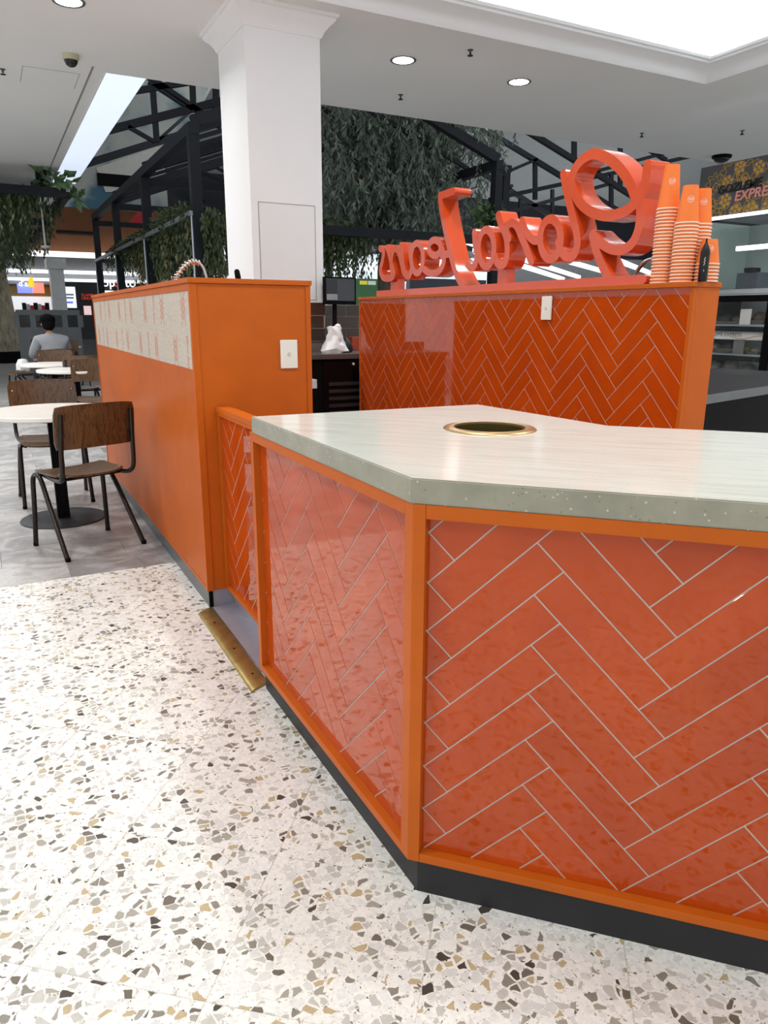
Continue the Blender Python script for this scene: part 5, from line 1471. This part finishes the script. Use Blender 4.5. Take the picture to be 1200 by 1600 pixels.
# sign board with ornament
sb_ = root('stall_sign', (GX0, 5.2, 2.41), 'dark sign board with gold flower ornament and two lines of lettering', 'sign')
gT = gx(1098, 265); gB = gx(1098, 345)
B(GX0 - .06, YA, 2.43, GX0, 6.46, 2.985).build('board', mat('charcoal_sign_board', srgb(84, 84, 84), .35), sb_)
B(GX0 - .065, YA, 2.401, GX0 + .01, 6.46, 2.429).build('led_edge', TUBE, sb_)
GOLD = mat('gold_print', srgb(206, 164, 56), .5); MAUVE = mat('mauve_print', srgb(112, 98, 112), .5); WHT = mat('cream_print', srgb(236, 214, 160), .5)
def fsn(u, v, w): return (GX0 - .06 - w, -u, min(2.975, max(2.436, v)))
og, om, ow = MB(), MB(), MB()
def flower(u, v, r):
    for i in range(6):
        a = i * math.pi / 3 + .3; c = (u + r * math.cos(a), v + r * math.sin(a))
        og.prism([(c[0] + r * .40 * math.cos(q * math.pi / 5), c[1] + r * .40 * math.sin(q * math.pi / 5)) for q in range(10)], fsn, .0008, .002)
    og.prism([(u + r * (.55 if q % 2 else .25) * math.cos(q * math.pi / 6), v + r * (.55 if q % 2 else .25) * math.sin(q * math.pi / 6)) for q in range(12)], fsn, .0008, .002)
    om.prism([(u + r * 1.6 * math.cos(q * math.pi / 8), v + r * 1.6 * math.sin(q * math.pi / 8)) for q in range(16)], fsn, .0001, .0006)
for px, py, r in ((1139, 314, .055), (1143, 285, .05), (1154, 331, .055), (1180, 327, .055), (1162, 262, .05), (1168, 283, .03), (1192, 262, .05), (1206, 324, .055), (1215, 290, .05), (1230, 258, .05)):
    p = gx(px, py); flower(-p.y, p.z, r)
def curl(pts, w=.010):
    og.stroke([( -gx(*q).y, gx(*q).z) for q in pts], w, fsn, .001, .0022)
curl([(1118, 345), (1119, 330), (1128, 325), (1132, 338), (1130, 346)]); curl([(1110, 300), (1113, 318), (1124, 326), (1134, 326)]); curl([(1145, 330), (1152, 324), (1160, 316), (1166, 326), (1172, 314), (1180, 318), (1190, 324)])
for (cu_, cv_, rr_) in ((1122, 288, .10), (1148, 268, .12), (1176, 268, .12), (1200, 278, .12), (1130, 325, .10), (1167, 318, .10), (1192, 318, .10), (1212, 300, .12), (1226, 268, .12)):
    c_ = gx(cu_, cv_)
    for n_ in (5, 8):
        og.stroke([(-c_.y + rr_ * (1 + .22 * math.cos(n_ * q_ * math.pi / 24)) * math.cos(q_ * math.pi / 24) * (n_ / 8), min(2.975, max(2.435, c_.z + rr_ * (1 + .22 * math.cos(n_ * q_ * math.pi / 24)) * math.sin(q_ * math.pi / 24) * (n_ / 8)))) for q_ in range(48)], .006, fsn, .001, .0022, closed=True)
curl([(1156, 272), (1158, 284), (1166, 276), (1172, 270), (1178, 280)]); curl([(1118, 296), (1124, 286), (1131, 290)]); curl([(1112, 320), (1120, 310), (1126, 322)]); curl([(1165, 340), (1170, 322), (1176, 330)])
tag(og.build('gold_ornament', GOLD, sb_, fixn=False), kind='stuff'); tag(om.build('mauve_ornament', MAUVE, sb_, fixn=False), kind='stuff')
for tx, (pa, pb), (pc, pd_), m_ in (('GOZLEME', (1127, 305), (1192, 289), mat('black_letters', srgb(18, 18, 20), .4)), ('EXPRESS', (1153, 315), (1222, 301), mat('pink_letters', srgb(236, 158, 150), .4))):
    p = gx(pa, pb); q = gx(pc, pd_); L = p.y - q.y
    me = text_mesh(tx, 1.0, .03, .12); wx = max(v.co.x for v in me.vertices); bpy.data.meshes.remove(me)
    sc = .122 if tx == 'GOZLEME' else .142; d = Vector((0, -(p.y - q.y), (q.z - p.z) * .55)).normalized()
    text('sign_text', tx, sc, m_, frame_matrix((GX0 - .066, p.y, p.z), d, (0, 0, 1)), sb_, .004, .12, 1.0, .0028)
for o_ in [x for x in COL.objects if x.parent in (gz, sb_)]: fixparent(o_)
for yy in (YA + .04, 6.42): B(GX0 - .05, yy - .03, 0 if yy < 4 else .0, GX0 - .0205, yy + .02, 2.40).build('sign_post', BLACK, sb_)
# food in the cabinet
FOILT = mat('dark_clamshell', srgb(84, 82, 76), .2); PAST = [mat('brown_pastry', srgb(84, 62, 42), .6), mat('dark_pastry', srgb(40, 33, 28), .6), mat('green_filling', srgb(120, 122, 62), .6), mat('grey_wrap', srgb(112, 108, 100), .3)]
def food(px, z, x, w, h, k, label, dep=.22):
    y = at_x(px, 520, x).y
    r0 = root('food_tray', (x, y, z), label, 'food tray', 'food trays in the stall cabinet')
    B(x - dep / 2, y - w / 2, z, x + dep / 2, y + w / 2, z + h * .35).build('tray', FOILT, r0, bevel=.008)
    lumpy([(0, 0), (.46, 0), (.48, .25), (.36, .6), (.15, .8), (0, .82)], (0, 0, 0), 16, .12, px * .1, 3).build('food', PAST[k], r0, smooth=60)
    f = [o_ for o_ in COL.objects if o_.parent == r0][-1]
    f.matrix_parent_inverse = Matrix.Translation(-r0.location)
    f.matrix_basis = Matrix.Translation((x, y, z + h * .33)) @ Matrix.Diagonal((dep * .9, w * .9, h * .8, 1))
zs = (.6352, .9052, 1.2352)
for i, (px, lv_, w, h, k, nm) in enumerate([(1122, 0, .30, .17, 3, 'wrapped rolls at the left of the bottom shelf'), (1150, 0, .28, .19, 3, 'big crumpled wrap in the middle of the bottom shelf'), (1177, 0, .28, .16, 3, 'wrapped rolls at the right of the bottom shelf'),
                                            (1120, 1, .20, .11, 3, 'pale pastries at the left of the middle shelf'), (1143, 1, .26, .15, 1, 'dark pastries in the centre of the middle shelf'), (1167, 1, .24, .10, 2, 'green filled pastries on the middle shelf'), (1187, 1, .18, .09, 3, 'pale pastries at the right of the middle shelf'),
                                            (1131, 2, .20, .11, 1, 'dark slices at the left of the top shelf'), (1157, 2, .28, .10, 0, 'brown pastries in the centre of the top shelf'), (1186, 2, .22, .14, 0, 'tall brown loaf at the right of the top shelf')]):
    food(px, zs[lv_], 7.80, w, h, k, 'tray of ' + nm)
for px, lab in ((1165, 'white price card standing among the top shelf pastries'), (1160, 'grey price card on the middle shelf')):
    lv_ = 2 if px == 1165 else 1
    p = at_x(px, 500, 7.68); o = B(7.67, p.y - .07, zs[lv_], 7.675, p.y + .07, zs[lv_] + .17).build('price_card', WB if lv_ == 2 else mat('grey_card', srgb(120, 118, 116), .6)); tag(o, lab, 'card')
rg = at_x(1146, 409, 7.9)
o = root('till', (7.95, rg.y - .3, 1.597), 'dark till box on top of the stall cabinet', 'till')
p0 = at_x(1153, 449, 7.95); p1 = at_x(1190, 425, 7.95)
B(7.9, p1.y, 1.597, 8.15, p0.y, p1.z).build('body', mat('slate_till', srgb(70, 76, 84), .4), o, bevel=.01); B(7.86, p1.y + .05, p1.z, 8.0, p0.y - .12, p1.z + .05).build('display', BLACK, o, bevel=.006)

for o in COL.objects:
    if '_static' in o: del o['_static']
